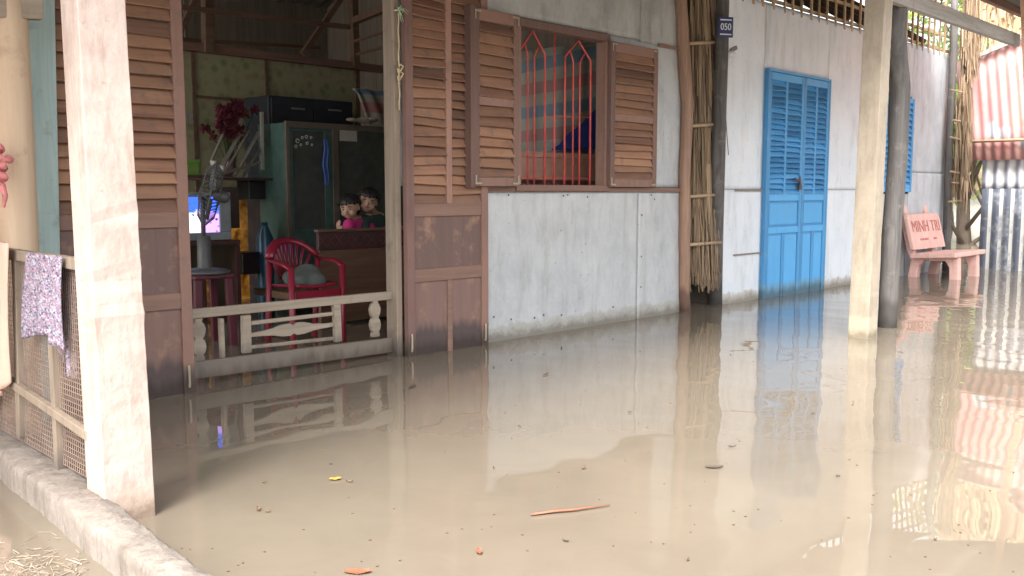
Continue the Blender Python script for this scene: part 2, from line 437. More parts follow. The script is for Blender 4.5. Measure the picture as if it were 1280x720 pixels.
def louvres(mb, x0, x1, z0, z1, n, y, depth=.036, th=.009, tilt=60, jit=.003, drop=0):
    st = (z1 - z0) / n
    for i in range(n):
        if random.random() < drop: continue
        z = z0 + st * (i + .5) + rnd(-jit, jit); a = R(tilt + rnd(-9, 9)); dz = rnd(-jit, jit) * 1.4
        e = Vector((0, math.cos(a), math.sin(a))) * (st * .60); t = Vector((0, -math.sin(a), math.cos(a))) * th / 2
        p = []
        for tt in (-1, 1):
            for (x, s_) in ((x0, -1), (x1, -1), (x1, 1), (x0, 1)):
                w_ = Vector((x, y, z + (dz if x == x0 else -dz)))
                p.append(w_ + e * s_ + t * tt)
        mb.hexa(p)

def shutter(x0, x1, z0, z1, y, n):
    sh = MB(); sw = .048
    for a, b in ((x0, x0 + sw), (x1 - sw, x1)):
        sh.box(a, b, y - .017, y + .017, z0, z1)
    sh.box(x0 + sw, x1 - sw, y - .015, y + .015, z1 - .07, z1 - .001); sh.box(x0 + sw, x1 - sw, y - .015, y + .015, z0 + .001, z0 + .055)
    zm = (z0 + z1) / 2 - .04; sh.box(x0 + sw, x1 - sw, y - .015, y + .015, zm, zm + .05)
    # scalloped inner edges of the stiles where slats are let in
    k = 22
    for xx, sg in ((x0 + sw, 1), (x1 - sw, -1)):
        for i in range(k):
            z = z0 + .07 + (z1 - z0 - .15) * i / (k - 1)
            sh.extr([(xx, y - .016, z - .012), (xx + sg * .007, y - .016, z - .004), (xx + sg * .007, y - .016, z + .006), (xx, y - .016, z + .012)], (0, .01, 0))
    o = sh.build('shutter', m_shut, house, bevel=.003)
    lv = MB(); louvres(lv, x0 + sw - .006, x1 - sw + .006, z0 + .055, zm, n // 2, y); louvres(lv, x0 + sw - .006, x1 - sw + .006, zm + .05, z1 - .07, n // 2, y)
    lv.build('louvre', m_slat, o, bevel=.0015)
    for xx, sx in ((x0 + .006, 1), (x1 - .006, -1)):
        for zz, sz in ((z0 + .012, 1), (z1 - .012, -1)):
            hb = MB(); hb.box(min(xx, xx + sx * .055), max(xx, xx + sx * .055), y - .0205, y - .0175, min(zz, zz + sz * .011), max(zz, zz + sz * .011))
            hb.box(min(xx, xx + sx * .011), max(xx, xx + sx * .011), y - .0225, y - .0208, min(zz, zz + sz * .055), max(zz, zz + sz * .055))
            hb.build('corner_bracket', m_brass, o)
    return o
sl0, sl1 = wx(588, 120, YW - .09), wx(649, 120, YW - .03)
s1_ = shutter(wx(590, 120, YW - .075), wx(647, 120, YW - .075), zwin0 - .0, zwin1 + .045, YW - .075, 14)
s2_ = shutter(wx1 + .02, wx(819, 140, YW - .04), zwin0 - .0, wz(765, 52, YW - .04) - .0, YW - .045, 16)
sl0 = wx(590, 120, YW - .075) - .02
sc_ = MB().box(sl0 - .012, sl0 + .018, YW - .10, YW - .04, zwin0 - .01, zwin1 + .055).build('shutter_stop', m_shut, house, bevel=.003)

# folded door leaves
LT = 2.35
def leaf(x0, x1, ztops, y, cols, zl0, nl, label=None, panels=True):
    o = MB(); sw = .055
    o.box(x0, x0 + sw, y - .02, y + .02, -.45, LT); o.box(x1 - sw, x1, y - .02, y + .02, -.45, LT)
    cw = (x1 - x0 - 2 * sw)
    mids = []
    if cols == 2:
        c = (x0 + x1) / 2 + .005; mids = [c]; o.box(c - .022, c + .022, y - .019, y + .019, zl0, LT)
    o = o.build('door_leaf', m_stile, house, bevel=.004)
    if label: o['label'] = label
    zm = zl0 - .38
    for zt_ in (zl0, zm): MB().box(x0 + sw, x1 - sw, y - .0165, y + .0165, zt_ - .075, zt_).build('rail', m_rail, o, bevel=.003)
    pn = MB(); pn.box(x0 + sw - .01, x1 - sw + .01, y - .004, y + .010, zm, zl0 - .075)
    pn.box(x0 + sw - .01, x1 - sw + .01, y - .005, y + .010, -.45, zm - .075); pn.build('panel', m_panel, o)
    if cols == 2:
        mu = MB().box(c - .018, c + .018, y - .0165, y - .005, -.45, zm - .075).build('muntin', m_rail, o, bevel=.003)
    lv = MB(); segs = [(x0 + sw, x1 - sw)] if cols == 1 else [(x0 + sw, c - .022), (c + .022, x1 - sw)]
    for a, b in segs: louvres(lv, a - .006, b + .006, zl0, LT - .03, nl, y, tilt=60, jit=.005, drop=.0)
    lv.build('louvre', m_slat, o, bevel=.0015)
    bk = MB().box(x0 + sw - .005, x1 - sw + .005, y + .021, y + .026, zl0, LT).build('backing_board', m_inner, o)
    for xx in (x0 + .02, x1 - .032): MB().tube([(xx, y - .024, .03), (xx, y - .028, .05), (xx, y - .028, .12), (xx, y - .024, .135)], .006, 6).build('bolt', m_brass, o)
    return o
lx0, lx1 = onZ(507, 446).x, onZ(613, 431).x
leaf(lx0, lx1, LT, YW - .035, 2, wz(560, 254), 26, 'right brown door leaf with two columns of louvres folded over the wall')
leaf(1.36, onZ(237, 488).x, LT, YW - .045, 1, wz(200, 264), 24, 'left brown door leaf with one column of louvres')
# further leaf seen left of the near pillar, with plywood patch
fl = MB().box(1.235, 1.262, YW - .05, YW - .01, -.4, LT).box(1.262, 1.355, YW - .036, YW - .016, -.4, LT).build('door_leaf', m_shut, house, bevel=.003)
p0 = onY(67, 145, YW - .04); p1 = onY(97, 283, YW - .04)
MB().box(p0.x, 1.352, YW - .044, YW - .038, p1.z, p0.z).build('plywood_patch', m_ply, fl)
# jamb posts
jx0, jx1 = onY(489, 440, 4.22).x, lx0 - .006
MB().box(jx0 - .0, jx1, YW - .01, YW + .09, -.45, LT + .6).build('door_jamb', m_pale, house, bevel=.005)
MB().box(1.40, 1.5, YW + .02, YW + .1, -.45, LT + .6).build('door_jamb', m_pale, house, bevel=.005)
MB().box(1.3, lx1, YW - .05, YW + .05, LT + .003, LT + .1).build('door_lintel', m_rail, house, bevel=.004)
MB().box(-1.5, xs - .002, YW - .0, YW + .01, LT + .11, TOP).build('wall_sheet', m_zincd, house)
# left facade boards (seen through the wire fence)
lbm = MB(); x = -1.5
m_redb = wood('red brown planks', L(.22, .11, .075), L(.36, .19, .125), L(.42, .25, .17), 'z', tide=soak)
while x < 1.20:
    lbm.box(x, x + .115, YW + .012, YW + .03, -.45, LT + .1); x += .12
lbm.build('plank_wall', m_redb, house, bevel=.002)
# side walls, rear
MB().box(X_END - .02, X_END - .0, YW + .02, 9.4, -.45, 3.2).build('side_wall', m_inner, house)
YB = 7.4
gx = onY(446, 86, YB).x; gz = onY(446, 88, YB).z
rearm = bpy.data.materials.new('olive flowered wallpaper'); n = NT(rearm)
v = n.coord(); vo = n.add('ShaderNodeTexVoronoi'); vo.inputs['Scale'].default_value = 9; n.link(v, vo.inputs[0])
col = n.mix(n.ramp(vo.outputs['Distance'], [(.18, W0), (.38, K0)]), L(.34, .33, .20), L(.20, .24, .12))
col = n.mix(n.ramp(n.noise(v, 14, 5), [(.5, K0), (.7, W0)]), col, L(.30, .24, .15))
n.link(col, n.b.inputs['Base Color']); n.b.inputs['Roughness'].default_value = .8
# back wall with a doorway low on the left of the black cupboard, closed by a yellow sheet
ox0, ox1 = onY(254, 300, YB).x, onY(337, 300, YB).x; oz = onY(315, 249, YB).z
bw = MB().box(1.2, ox0, YB, YB + .03, -.45, gz).box(ox1, gx, YB, YB + .03, -.45, gz).box(ox0, ox1, YB, YB + .03, oz, gz)
bw = bw.build('back_wall', rearm, house)
bt = MB()
for px in (243, 334): 
    xx = onY(px, 150, YB).x; bt.box(xx - .015, xx + .015, YB - .014, YB - .001, -.4, gz - .002)
zz = onY(300, 125, YB).z; bt.box(onY(243, 120, YB).x + .016, onY(334, 120, YB).x - .016, YB - .012, YB - .001, zz - .012, zz + .012)
bt.box(gx - .03, gx + .02, YB - .02, YB + .05, -.4, gz)
bt.build('wall_batten', m_truss, bw)
MB().box(1.0, X_END - .03, YB - .05, YB + .04, gz + .003, gz + .07).build('tie_beam', m_rail, house, bevel=.004)
MB().box(-1.48, X_END - .03, 9.38, 9.4, -.45, 2.9).build('rear_wall', m_inner, house) if False else None
# roof
def rz(y): return 2.36 + (y - 2.15) * .42 if y < 6.3 else 2.36 + (6.3 - 2.15) * .42 - (y - 6.3) * .42
def roof_mb(x0, x1, ye=9.9):
    o = MB()
    ys = [2.15, 6.3, ye]
    for a, b in zip(ys, ys[1:]):
        nx = int((x1 - x0) / .038)
        def fn(u, v):
            y = a + (b - a) * v; return (x0 + (x1 - x0) * u, y, rz(y) + .05 + .012 * math.sin(u * nx * math.pi * .5))
        o.grid(fn, nx, 2)
    return o
roof_mb(-1.9, 6.35).build('roof', m_roof, house, smooth=True, solid=.006)
tr = MB()
for y in (3.0, 4.6, 5.6, 6.3, 7.0, 7.8, 8.6):
    tr.box(-1.8, 6.3, y - .02, y + .02, rz(y) - .03, rz(y) + .03)
tr.build('purlin', m_truss, house)
def timber(px0, py0, px1, py1, Ya, Yb, w, name='truss_timber', mat=m_truss):
    return MB().bar(onY(px0, py0, Ya), onY(px1, py1, Yb), w, w).build(name, mat, house, bevel=.003)
timber(200, 6, 437, 34, 7.2, 7.2, .04); timber(215, 49, 400, 60, 7.9, 7.9, .035)
timber(259, -60, 260, 66, 7.36, 7.36, .08); timber(440, -50, 444, 84, 7.36, 7.36, .07)
timber(445, -30, 378, 68, 7.3, 7.3, .05); timber(250, -15, 222, 46, 7.3, 7.3, .045)
timber(443, 26, 500, 3, 7.2, 6.4, .06); timber(446, 68, 492, 55, 7.2, 6.6, .022); timber(442, 52, 490, 36, 7.2, 6.6, .022)
MB().box(4.4, X_END - .03, 9.0, 9.03, -.4, 3.0).build('rear_wall', m_inner, house)
MB().box(-1.4, gx, 9.6, 9.63, 1.75, 2.9).build('slit_cover_wall', m_inner, house)  # added to block a bright slit of daylight under the rear roof

# ------------------------------------------------------------------ low gate in the doorway
yg = YW + .055
gate = thing('low_gate', 'low bleached wooden gate with turned balusters across the open doorway', 'gate', (2.6, yg, 0))
def gp(px, py): p = onY(px, py, yg); return p
def gbar(a, b, w, h, name='rail'):
    return MB().bar(gp(*a), gp(*b), w, h).build(name, m_palex, gate, bevel=.004)
gbar((232, 393), (489, 369), .035, .046, 'top_rail')
gbar((234, 464), (489, 431), .03, .085, 'bottom_board')
def gpost(pa, pb, w): 
    a = gp(*pa); b = gp(*pb); return MB().bar(a, b, w, .026, (0, 1, 0)).build('upright', m_palex, gate, bevel=.003)
gpost((307, 394), (308, 441), .048); gpost((420, 380), (422, 427), .044); gpost((276, 398), (278, 447), .022)
def slat(y0, y1, h): gbar((313, y0), (416, y1), .018, h, 'slat')
slat(404, 392, .021); slat(434, 423, .019)
# carved middle slat
a = gp(313, 419); b = gp(416, 406); L_ = (b - a)
prof = [(0, .011), (.12, .014), (.25, .02), (.36, .034), (.46, .037), (.5, .022), (.54, .037), (.64, .034), (.75, .02), (.88, .014), (1, .012)]
pts = [a + L_ * t + Vector((0, 0, h)) for t, h in prof] + [a + L_ * t - Vector((0, 0, h * .8)) for t, h in reversed(prof)]
MB().extr([p - Vector((0, .009, 0)) for p in pts], (0, .018, 0)).build('carved_slat', m_palex, gate, bevel=.002)
def balu(px0, py0, px1, py1):
    a = gp(px0, py0); b = gp(px1, py1); H = (a - b).length
    pr = [(0, .026), (.1, .026), (.13, .018), (.2, .03), (.32, .036), (.45, .030), (.52, .018), (.6, .03), (.75, .036), (.86, .028), (.92, .016), (1, .022)]
    c = Vector((a.x, yg, b.z))
    pts = [c + Vector((-w_, -.012, t * H)) for t, w_ in pr] + [c + Vector((w_, -.012, t * H)) for t, w_ in reversed(pr)]
    return MB().extr(pts, (0, .024, 0)).build('baluster', m_palex, gate, bevel=.002)
balu(247, 398, 249, 451); balu(468, 375, 468, 421)

# string tied on the jamb
st = MB(); pz_ = onY(497, 16, YW - .03)
pts = [pz_ + Vector((.003 * math.sin(i * 1.3), -.006, -i * .028)) for i in range(20)]
st.tube(pts, .004, 6); st.tube([pz_ + Vector((-.02, 0, .01)), pz_ + Vector((.03, -.01, .02)), pz_ + Vector((.045, 0, -.03))], .006, 6)
for k in range(4): st.tube([pts[10] + Vector((0, 0, -.02 * k)), pts[10] + Vector((.02 * (-1) ** k, -.012, -.02 * k - .01)), pts[11] + Vector((0, 0, -.02 * k - .02))], .005, 6)
tag(st.build('string', plain('cream string', L(.55, .45, .28), .8), smooth=True), 'cream string knotted and hanging on the right door jamb', 'string')
rg = MB()
for k in range(7):
    q = pz_ + Vector((0, -.012, .015)); d = Vector((rnd(-.05, .06), rnd(-.02, 0), rnd(-.07, .03)))
    rg.tube([q, q + d * .6 + Vector((0, 0, .01)), q + d], [.009, .006, .002], 5, flat=.4)
tag(rg.build('rag', plain('pale green rag', L(.35, .48, .32), .8), smooth=True), 'small pale green rag tied round the door jamb above the string', 'rag')

# ------------------------------------------------------------------ porch pillars, posts and beams
def pillar(name, label, corners, H, mat):
    """corners: bottom (x0,x1,y0,y1), top"""
    b, t = corners
    o = MB(); N = 90
    for i in range(N):
        pass
    rings = []
    def ring(k):
        f_ = k / N; q = [b[j] + (t[j] - b[j]) * f_ for j in range(4)]; z = -.5 + (H + .5) * f_; j = .0007 + (.003 if random.random() < .05 else 0)
        return [Vector((q[0] + rnd(-j, j), q[2] + rnd(-j, j), z)), Vector((q[1] + rnd(-j, j), q[2] + rnd(-j, j), z)), Vector((q[1], q[3], z)), Vector((q[0], q[3], z))]
    rs = [ring(k) for k in range(N + 1)]; vs = [p for r_ in rs for p in r_]; fs = [(3, 2, 1, 0), (4 * N, 4 * N + 1, 4 * N + 2, 4 * N + 3)]
    for k in range(N):
        for j in range(4): fs.append((4 * k + j, 4 * k + (j + 1) % 4, 4 * k + 4 + (j + 1) % 4, 4 * k + 4 + j))
    o.poly(vs, fs)
    return tag(o.build(name, mat, loc=((b[0] + b[1]) / 2, (b[2] + b[3]) / 2, -.5), bevel=.003), label, 'pillar', 'concrete porch pillars')
pillar('concrete_pillar', 'pale pinkish concrete pillar at the wire fence end, nearest and widest pillar', ((.985, 1.135, 2.60, 2.73), (.965, 1.085, 2.60, 2.72)), 2.42, m_conc)
q0 = onZ(1067, 421); q1 = onZ(1097, 421)
pillar('concrete_pillar', 'tan concrete pillar standing in the water in front of the second house', ((5.80, 5.94, 2.52, 2.655), (5.86, 5.985, 2.52, 2.65)), 2.17, m_conc2)
def crooked(name, label, pts, rad, mat, cat='post', group=None):
    full = []; rr = []
    for i in range(len(pts) - 1):
        for k in range(4):
            t = k / 4; full.append(Vector(pts[i]).lerp(Vector(pts[i + 1]), t) + Vector((rnd(-.003, .003), rnd(-.003, .003), 0))); rr.append((rad[i] + (rad[i + 1] - rad[i]) * t) * rnd(.97, 1.03))
    full.append(Vector(pts[-1])); rr.append(rad[-1])
    return tag(MB().tube(full, rr, 16).build(name, mat, loc=pts[0], smooth=True), label, cat, group)
b0 = onZ(1109, 409); yy = b0.y
def dp(px, py): return onY(px, py, yy)
crooked('wooden_post', 'dark crooked round post leaning right beside the tan pillar', [b0 + Vector((0, 0, -.5)), b0, dp(1114, 300), dp(1122, 200), dp(1125, 110), dp(1119, 40), dp(1124, -20), dp(1126, -45)], [.062, .062, .064, .066, .068, .066, .062, .06], m_dark)
bp = onZ(856, 390)
def bpp(px, py, Y=bp.y): return onY(px, py, Y)
crooked('wooden_post', 'brown crooked round post where the grey zinc wall ends', [bp + Vector((0, 0, -.5)), bp, bpp(855, 300), bpp(856, 200), bpp(859, 130), bpp(855, 70), bpp(851, 0), bpp(850, -60)], [.045, .045, .047, .046, .05, .052, .045, .042], m_post)
dpb = onZ(893, 381)
crooked('wooden_post', 'black straight round post carrying the blue number plate', [dpb + Vector((0, 0, -.5)), dpb, onY(897, 200, 4.10), onY(902, 60, 4.08), onY(904, -60, 4.08)], [.065, .065, .06, .055, .05], m_dark)
# eave beam
tag(MB().bar((-1.7, 2.6, 2.235), (8.74, 2.6, 2.235), .05, .10).build('eave_beam', m_grey, bevel=.005), 'grey timber beam along the tops of the porch pillars', 'beam')
lp = MB().bar(onY(1279, -60, 2.54), onY(1290, 230, 2.40), .06, .06).build('leaning_board', plain('orange painted board', L(.66, .40, .27), .7), bevel=.003)
tag(lp, 'orange board leaning at the right edge under the beam end', 'board')

# ------------------------------------------------------------------ house two
h2 = thing('blue_door_house', 'second house with sky blue door, whitish sheet walls and open bamboo lattice top', 'house', (9, YW, -.3))
house_first = house; house = h2
X2, X2E = onZ(908, 379).x, onZ(1193, 338).x
X2E = wx(1186, 200)
dx0, dx1 = onZ(947, 373).x, onZ(1023, 361).x
zd = wz(955, 87); Y2 = YW + .03
xw0, xw1 = wx(1088, 150), wx(1142, 150); zw1 = wz(1142, 124); zw0 = wz(1142, 240)
zl = wz(1040, 22); ztopwall = (wz(965, 0) + 0) if False else wz(1185, 66)
zmid = wz(930, 237)
panel(X2 - .16, dx0 - .01, -.5, zmid, m_white, Y2); panel(X2 - .16, dx0 - .01, zmid + .003, ztopwall, m_white, Y2 + .005)
panel(dx0 - .008, dx1 + .01, zd + .012, ztopwall, m_white, Y2 + .004)
panel(dx1 + .012, xw0 - .01, -.5, zmid, m_white, Y2); panel(dx1 + .012, xw0 - .01, zmid + .003, ztopwall, m_white, Y2 + .006)
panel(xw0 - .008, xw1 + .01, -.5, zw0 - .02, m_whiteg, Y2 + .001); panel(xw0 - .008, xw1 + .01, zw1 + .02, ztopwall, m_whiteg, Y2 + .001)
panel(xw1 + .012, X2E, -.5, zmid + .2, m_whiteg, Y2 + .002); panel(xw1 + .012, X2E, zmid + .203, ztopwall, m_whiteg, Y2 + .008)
zA = wz(930, 238); zB = wz(930, 318)
for z_ in (zA, zB): MB().box(X2 + .03, dx0 - .02, Y2 - .022, Y2 - .012, z_ - .006, z_ + .006).build('batten', m_pale, house, bevel=.002)
# blue double door
yd = Y2 - .02
fr = MB().box(dx0 - .008, dx0 + .012, yd - .02, yd + .03, -.5, zd + .02).box(dx1 - .012, dx1 + .012, yd - .02, yd + .03, -.5, zd + .02).box(dx0 + .012, dx1 - .012, yd - .02, yd + .03, zd, zd + .02)
fr.build('door_frame', m_blue, house, bevel=.003)
mid = onY(993, 200, yd).x; mid = dx0 + (dx1 - dx0) * .56
def bleaf(x0, x1, y, lab):
    o = MB(); sw = .045
    c = (x0 + x1) / 2; cm = .018
    o.box(x0, x0 + sw, y - .018, y + .018, -.5, zd - .004).box(x1 - sw, x1, y - .018, y + .018, -.5, zd - .004)
    zr = wz(985, 247); zq = wz(985, 287)
    for a, b in ((zd - .07, zd - .005), (zr - .03, zr + .03), (zq - .03, zq + .03)): o.box(x0 + sw, x1 - sw, y - .016, y + .016, a, b)
    for xx in (c,): o.box(xx - cm, xx + cm, y - .0155, y + .0155, zr + .03, zd - .07).box(xx - cm, xx + cm, y - .0155, y + .0155, -.5, zq - .03)
    zmr = zr + (zd - zr) * .42
    o = o.build('door_leaf', m_blue, house, bevel=.004); o['label'] = lab
    lv = MB()
    for a, b in ((x0 + sw, c - cm), (c + cm, x1 - sw)):
        louvres(lv, a - .005, b + .005, zr + .03, zd - .07, 21, y, tilt=50, jit=.003, th=.006)
    lv.build('louvre', m_blue, o)
    pn = MB().box(x0 + sw - .005, x1 - sw + .005, y - .003, y + .01, zq + .03, zr - .03).box(x0 + sw - .005, x1 - sw + .005, y - .003, y + .01, -.5, zq - .03)
    pn.box(x0 + sw + .02, x1 - sw - .02, y - .011, y - .0035, zq + .05, zr - .05)
    for a, b in ((x0 + sw, c - cm), (c + cm, x1 - sw)): pn.box(a + .016, b - .016, y - .011, y - .0035, -.4, zq - .05)
    pn.build('panel', m_blue, o, bevel=.003)
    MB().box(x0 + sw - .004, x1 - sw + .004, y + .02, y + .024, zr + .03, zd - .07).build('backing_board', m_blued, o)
    return o
bleaf(dx0 + .014, mid - .002, yd, 'left leaf of the blue door, the wider one'); r2 = bleaf(mid + .002, dx1 - .014, yd, 'right leaf of the blue door, narrower')
ch = MB(); lk = onY(997, 227, yd - .03)
ch.tube([lk + Vector((-.06, 0, .03)), lk + Vector((-.02, -.01, .012)), lk + Vector((.02, -.012, 0)), lk + Vector((.06, 0, -.04))], .009, 8)
ch.tube([lk + Vector((.02, -.01, .05)), lk + Vector((.03, -.012, .0)), lk + Vector((.02, -.012, -.05))], .008, 8)
ch.box(lk.x + .0, lk.x + .05, lk.y - .022, lk.y + .0, lk.z - .075, lk.z - .03)
ch.build('padlock', m_metal, r2, smooth=False, bevel=.002)
# blue shutter window
o = MB().box(xw0, xw0 + .05, yd - .02, yd + .02, zw0, zw1).box(xw1 - .05, xw1, yd - .02, yd + .02, zw0, zw1)
o.box(xw0 + .05, xw1 - .05, yd - .018, yd + .018, zw1 - .05, zw1 - .001).box(xw0 + .05, xw1 - .05, yd - .018, yd + .018, zw0 + .001, zw0 + .05)
xc = (xw0 + xw1) / 2; o.box(xc - .05, xc + .05, yd - .0175, yd + .0175, zw0 + .05, zw1 - .05)
o = o.build('window', m_blue, house, bevel=.003)
lv = MB(); louvres(lv, xw0 + .05, xc - .05, zw0 + .05, zw1 - .05, 15, yd); louvres(lv, xc + .05, xw1 - .05, zw0 + .05, zw1 - .05, 15, yd); lv.build('louvre', m_blue, o)
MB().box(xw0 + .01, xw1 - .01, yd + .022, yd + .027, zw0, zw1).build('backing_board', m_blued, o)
# lattice
lt = MB(); ztop2 = rz(YW) - .0
x = X2 + .1
while x < X2E:
    lt.box(x - .01 + rnd(-.01, .01), x + .012, Y2 - .006, Y2 + .012, ztopwall - .05, ztop2 + .02); x += rnd(.14, .20)
lt.build('lattice', m_bamboo, house)
lt = MB()
for k in range(4):
    z = ztopwall + .02 + k * .17; lt.box(X2, X2E, Y2 + .014, Y2 + .035, z, z + .028)
lt.build('lattice_rail', m_bamboo, house)
roof_mb(6.38, 10.7, 8.5).build('roof', m_roof, house, smooth=True, solid=.006)
o = MB()
for y in (3.0, 4.4, 5.4, 6.3): o.box(6.4, 11.2 if y > 4.2 else 10.6, y - .025, y + .025, rz(y) - .04, rz(y) + .02)
o.build('purlin', m_truss, house)
o = MB().grid(lambda u, v: (10.7 + .65 * u, 4.05 + 4.4 * v, rz(4.05 + 4.4 * v) + .05), 8, 20).build('roof_end', m_roof, house, solid=.02)
MB().box(X2E - .03, X2E, YW + .06, 8.4, -.5, 2.6).build('side_wall', m_inner, house)
MB().box(X2 - .1, X2 - .08, YW + .12, 8.4, -.5, 3.0).build('side_wall', m_inner, house)
MB().box(X2 - .1, X2E, 8.4, 8.43, -.5, 2.6).build('rear_wall', m_inner, house)
tt = MB()
for i in range(9):
    xx = X2 + .4 + i * .5; tt.bar((xx, 4.35, 2.7), (xx + rnd(-.1, .1), 5.6, 3.5), .05, .07)
tt.build('rafter', m_truss, house)
crn = onY(1190, 200, YW - .03)
crp = [onZ(1186, 340) + Vector((0, 0, -.5)), onY(1183, 300, YW - .05), onY(1187, 170, YW - .05), onY(1192, 60, YW - .05), onY(1194, -30, YW - .05)]
MB().tube(crp, [.05, .05, .045, .045, .04], 10).build('corner_post', m_dark, house, smooth=True)
house = house_first

# number plate + small cap below
npl = thing('house_number_plate', 'small blue enamel plate reading 050 nailed on the black post', 'number plate', onY(907, 34, 4.0))
pc = onY(907, 34, 3.985)
nrm = Vector((-.62, -1, 0)).normalized(); xd = Vector((1, -.62, 0)).normalized()
w2, h2_ = .062, .078
def plate(o, c, w, h, t): 
    u = Vector((0, 0, 1)); p = []
    for k in (0, 1):
        for sx, sy in ((-1, -1), (1, -1), (1, 1), (-1, 1)): p.append(c + xd * sx * w + u * sy * h + nrm * t * k)
    return o.hexa(p)
plate(MB(), pc, w2, h2_, .004).build('plate', plain('navy enamel', L(.03, .04, .13), .5), npl, bevel=.001)
mwt = plain('white lettering', L(.75, .75, .72), .5, var=.05)
text_mesh('digits', '050', .072, mwt, pc + nrm * .006, xd, (0, 0, 1), npl, sx=.85)
ln = MB()
for s_ in (-1, 1):
    plate(ln, pc + nrm * .0045 + Vector((0, 0, s_ * .055)), .048, .0045, .0015)
ln.build('lettering_line', mwt, npl)
cc = onY(912, 68, 4.05)
cap = thing('sun_hat', 'small white and blue cloth cap hanging under the number plate', 'cap', cc)
MB().ell(cc, (.06, .05, .03), 12, 8).build('crown', plain('white cap', L(.6, .62, .66), .8), cap, smooth=True)
MB().extr([cc + Vector((-.02, -.03, .01)), cc + Vector((.07, -.03, .045)), cc + Vector((.075, -.02, .075)), cc + Vector((-.02, -.03, .04))], (0, .02, 0)).build('brim', plain('grey brim', L(.25, .22, .2), .8), cap)

# palm thatch screen between the houses
tx0, tx1 = onY(862, 200, 4.22).x, onY(898, 200, 4.22).x
def thatch(mb, x0, x1, ztop, zbot, y, n, thick=.05, ragged=.25, wmin=.012, wmax=.028, spread=1.0):
    for i in range(n):
        x = rnd(x0, x1); z = rnd(zbot + .25, ztop); l = rnd(.35, .75); l = min(l, z - zbot + rnd(-ragged, .05))
        if l < .15: continue
        w_ = rnd(wmin, wmax); yy_ = y - rnd(0, thick); dx = rnd(-.09, .09) * l * 2 * spread; bend = rnd(.0, .05)
        pts = [Vector((x, yy_, z)), Vector((x + dx * .4, yy_ - bend * .5, z - l * .5)), Vector((x + dx, yy_ - bend, z - l))]
        tw = Vector((math.cos(rnd(-.9, .9)), math.sin(rnd(-.9, .9)), 0)) * w_ / 2
        vs = []
        for k, p in enumerate(pts):
            s_ = (1, .9, .25)[k]; f_ = Vector((0, -.004, 0))
            vs += [p - tw * s_, p + f_, p + tw * s_]
        mb.poly(vs, [(0, 1, 4, 3), (1, 2, 5, 4), (3, 4, 7, 6), (4, 5, 8, 7)])
    return mb
th = thing('thatch_screen', 'ragged dry palm leaf screen in the gap between the two houses', 'thatch screen', ((tx0 + tx1) / 2, 4.22, 0))
t_ = MB(); zt = wz(880, -60)
thatch(t_, tx0 - .03, tx1 - .07, zt, .17, 4.24, 800, .10, .12, .010, .030, .55)
t_.build('thatch', m_thatchd, th, solid=.0015)
for py in (55, 158, 246, 306):
    p = onY(863, py, 4.12); q = onY(901, py - 3, 4.12)
    MB().tube([p + Vector((-.03, 0, 0)), q], .014, 8).build('bamboo_slat', m_bamboo, th, smooth=True)
MB().box(tx0 - .03, tx1, 4.26, 4.275, .35, zt).build('backing', m_thatchd, th)
# thatch on far corner of house two
th2 = thing('thatch_screen', 'ragged palm thatch edge on the far right corner of the second house', 'thatch screen', (crn.x, 4.1, 0))
t_ = MB(); zt = wz(1200, -25)
ex = X2E
def fthatch(px0, px1, zt_, zb_, Y, n):
    a = onY(px0, 200, Y).x; b = onY(px1, 200, Y).x
    thatch(t_, a, b, zt_, zb_, Y, n, .12)
fthatch(1190, 1204, wz(1200, -20), wz(1200, 110), 4.1, 230); fthatch(1190, 1201, wz(1200, 90), wz(1200, 262), 4.08, 190)
t_.build('thatch', m_thatchd, th2, solid=.002)
for py in (112, 150, 171, 214, 228, 252):
    p = onY(1188 + rnd(-3, 3), py, 4.03); q = onY(1203 + rnd(-3, 4), py + rnd(-3, 6), 4.0)
    MB().tube([p, q], .011, 6).build('bamboo_slat', m_bamboo, th2)

# ------------------------------------------------------------------ bench
m_bench = stained('pink terrazzo', L(.66, .38, .33), L(.72, .46, .40), L(.48, .31, .27), 5, .8, 0, .4, 30, streak=True, spots=L(.75, .65, .6))
m_letter = plain('faded red lettering', L(.50, .19, .16), .8, var=.4, scale=40)
bx0, bx1 = 10.34, 11.28; yb0, yb1 = 3.56, 4.0
bench = thing('concrete_bench', 'pink terrazzo bench with red lettering on its backrest, half drowned by the wall', 'bench', ((bx0 + bx1) / 2, 3.8, -.2))
zsx = .245
MB().hexa([(bx0, yb0, zsx), (bx1, yb0, zsx), (bx1, yb1 + .05, zsx - .03), (bx0, yb1 + .05, zsx - .03), (bx0, yb0, zsx + .055), (bx1, yb0, zsx + .055), (bx1, yb1 + .05, zsx + .025), (bx0, yb1 + .05, zsx + .025)]).build('seat', m_bench, bench, bevel=.012)
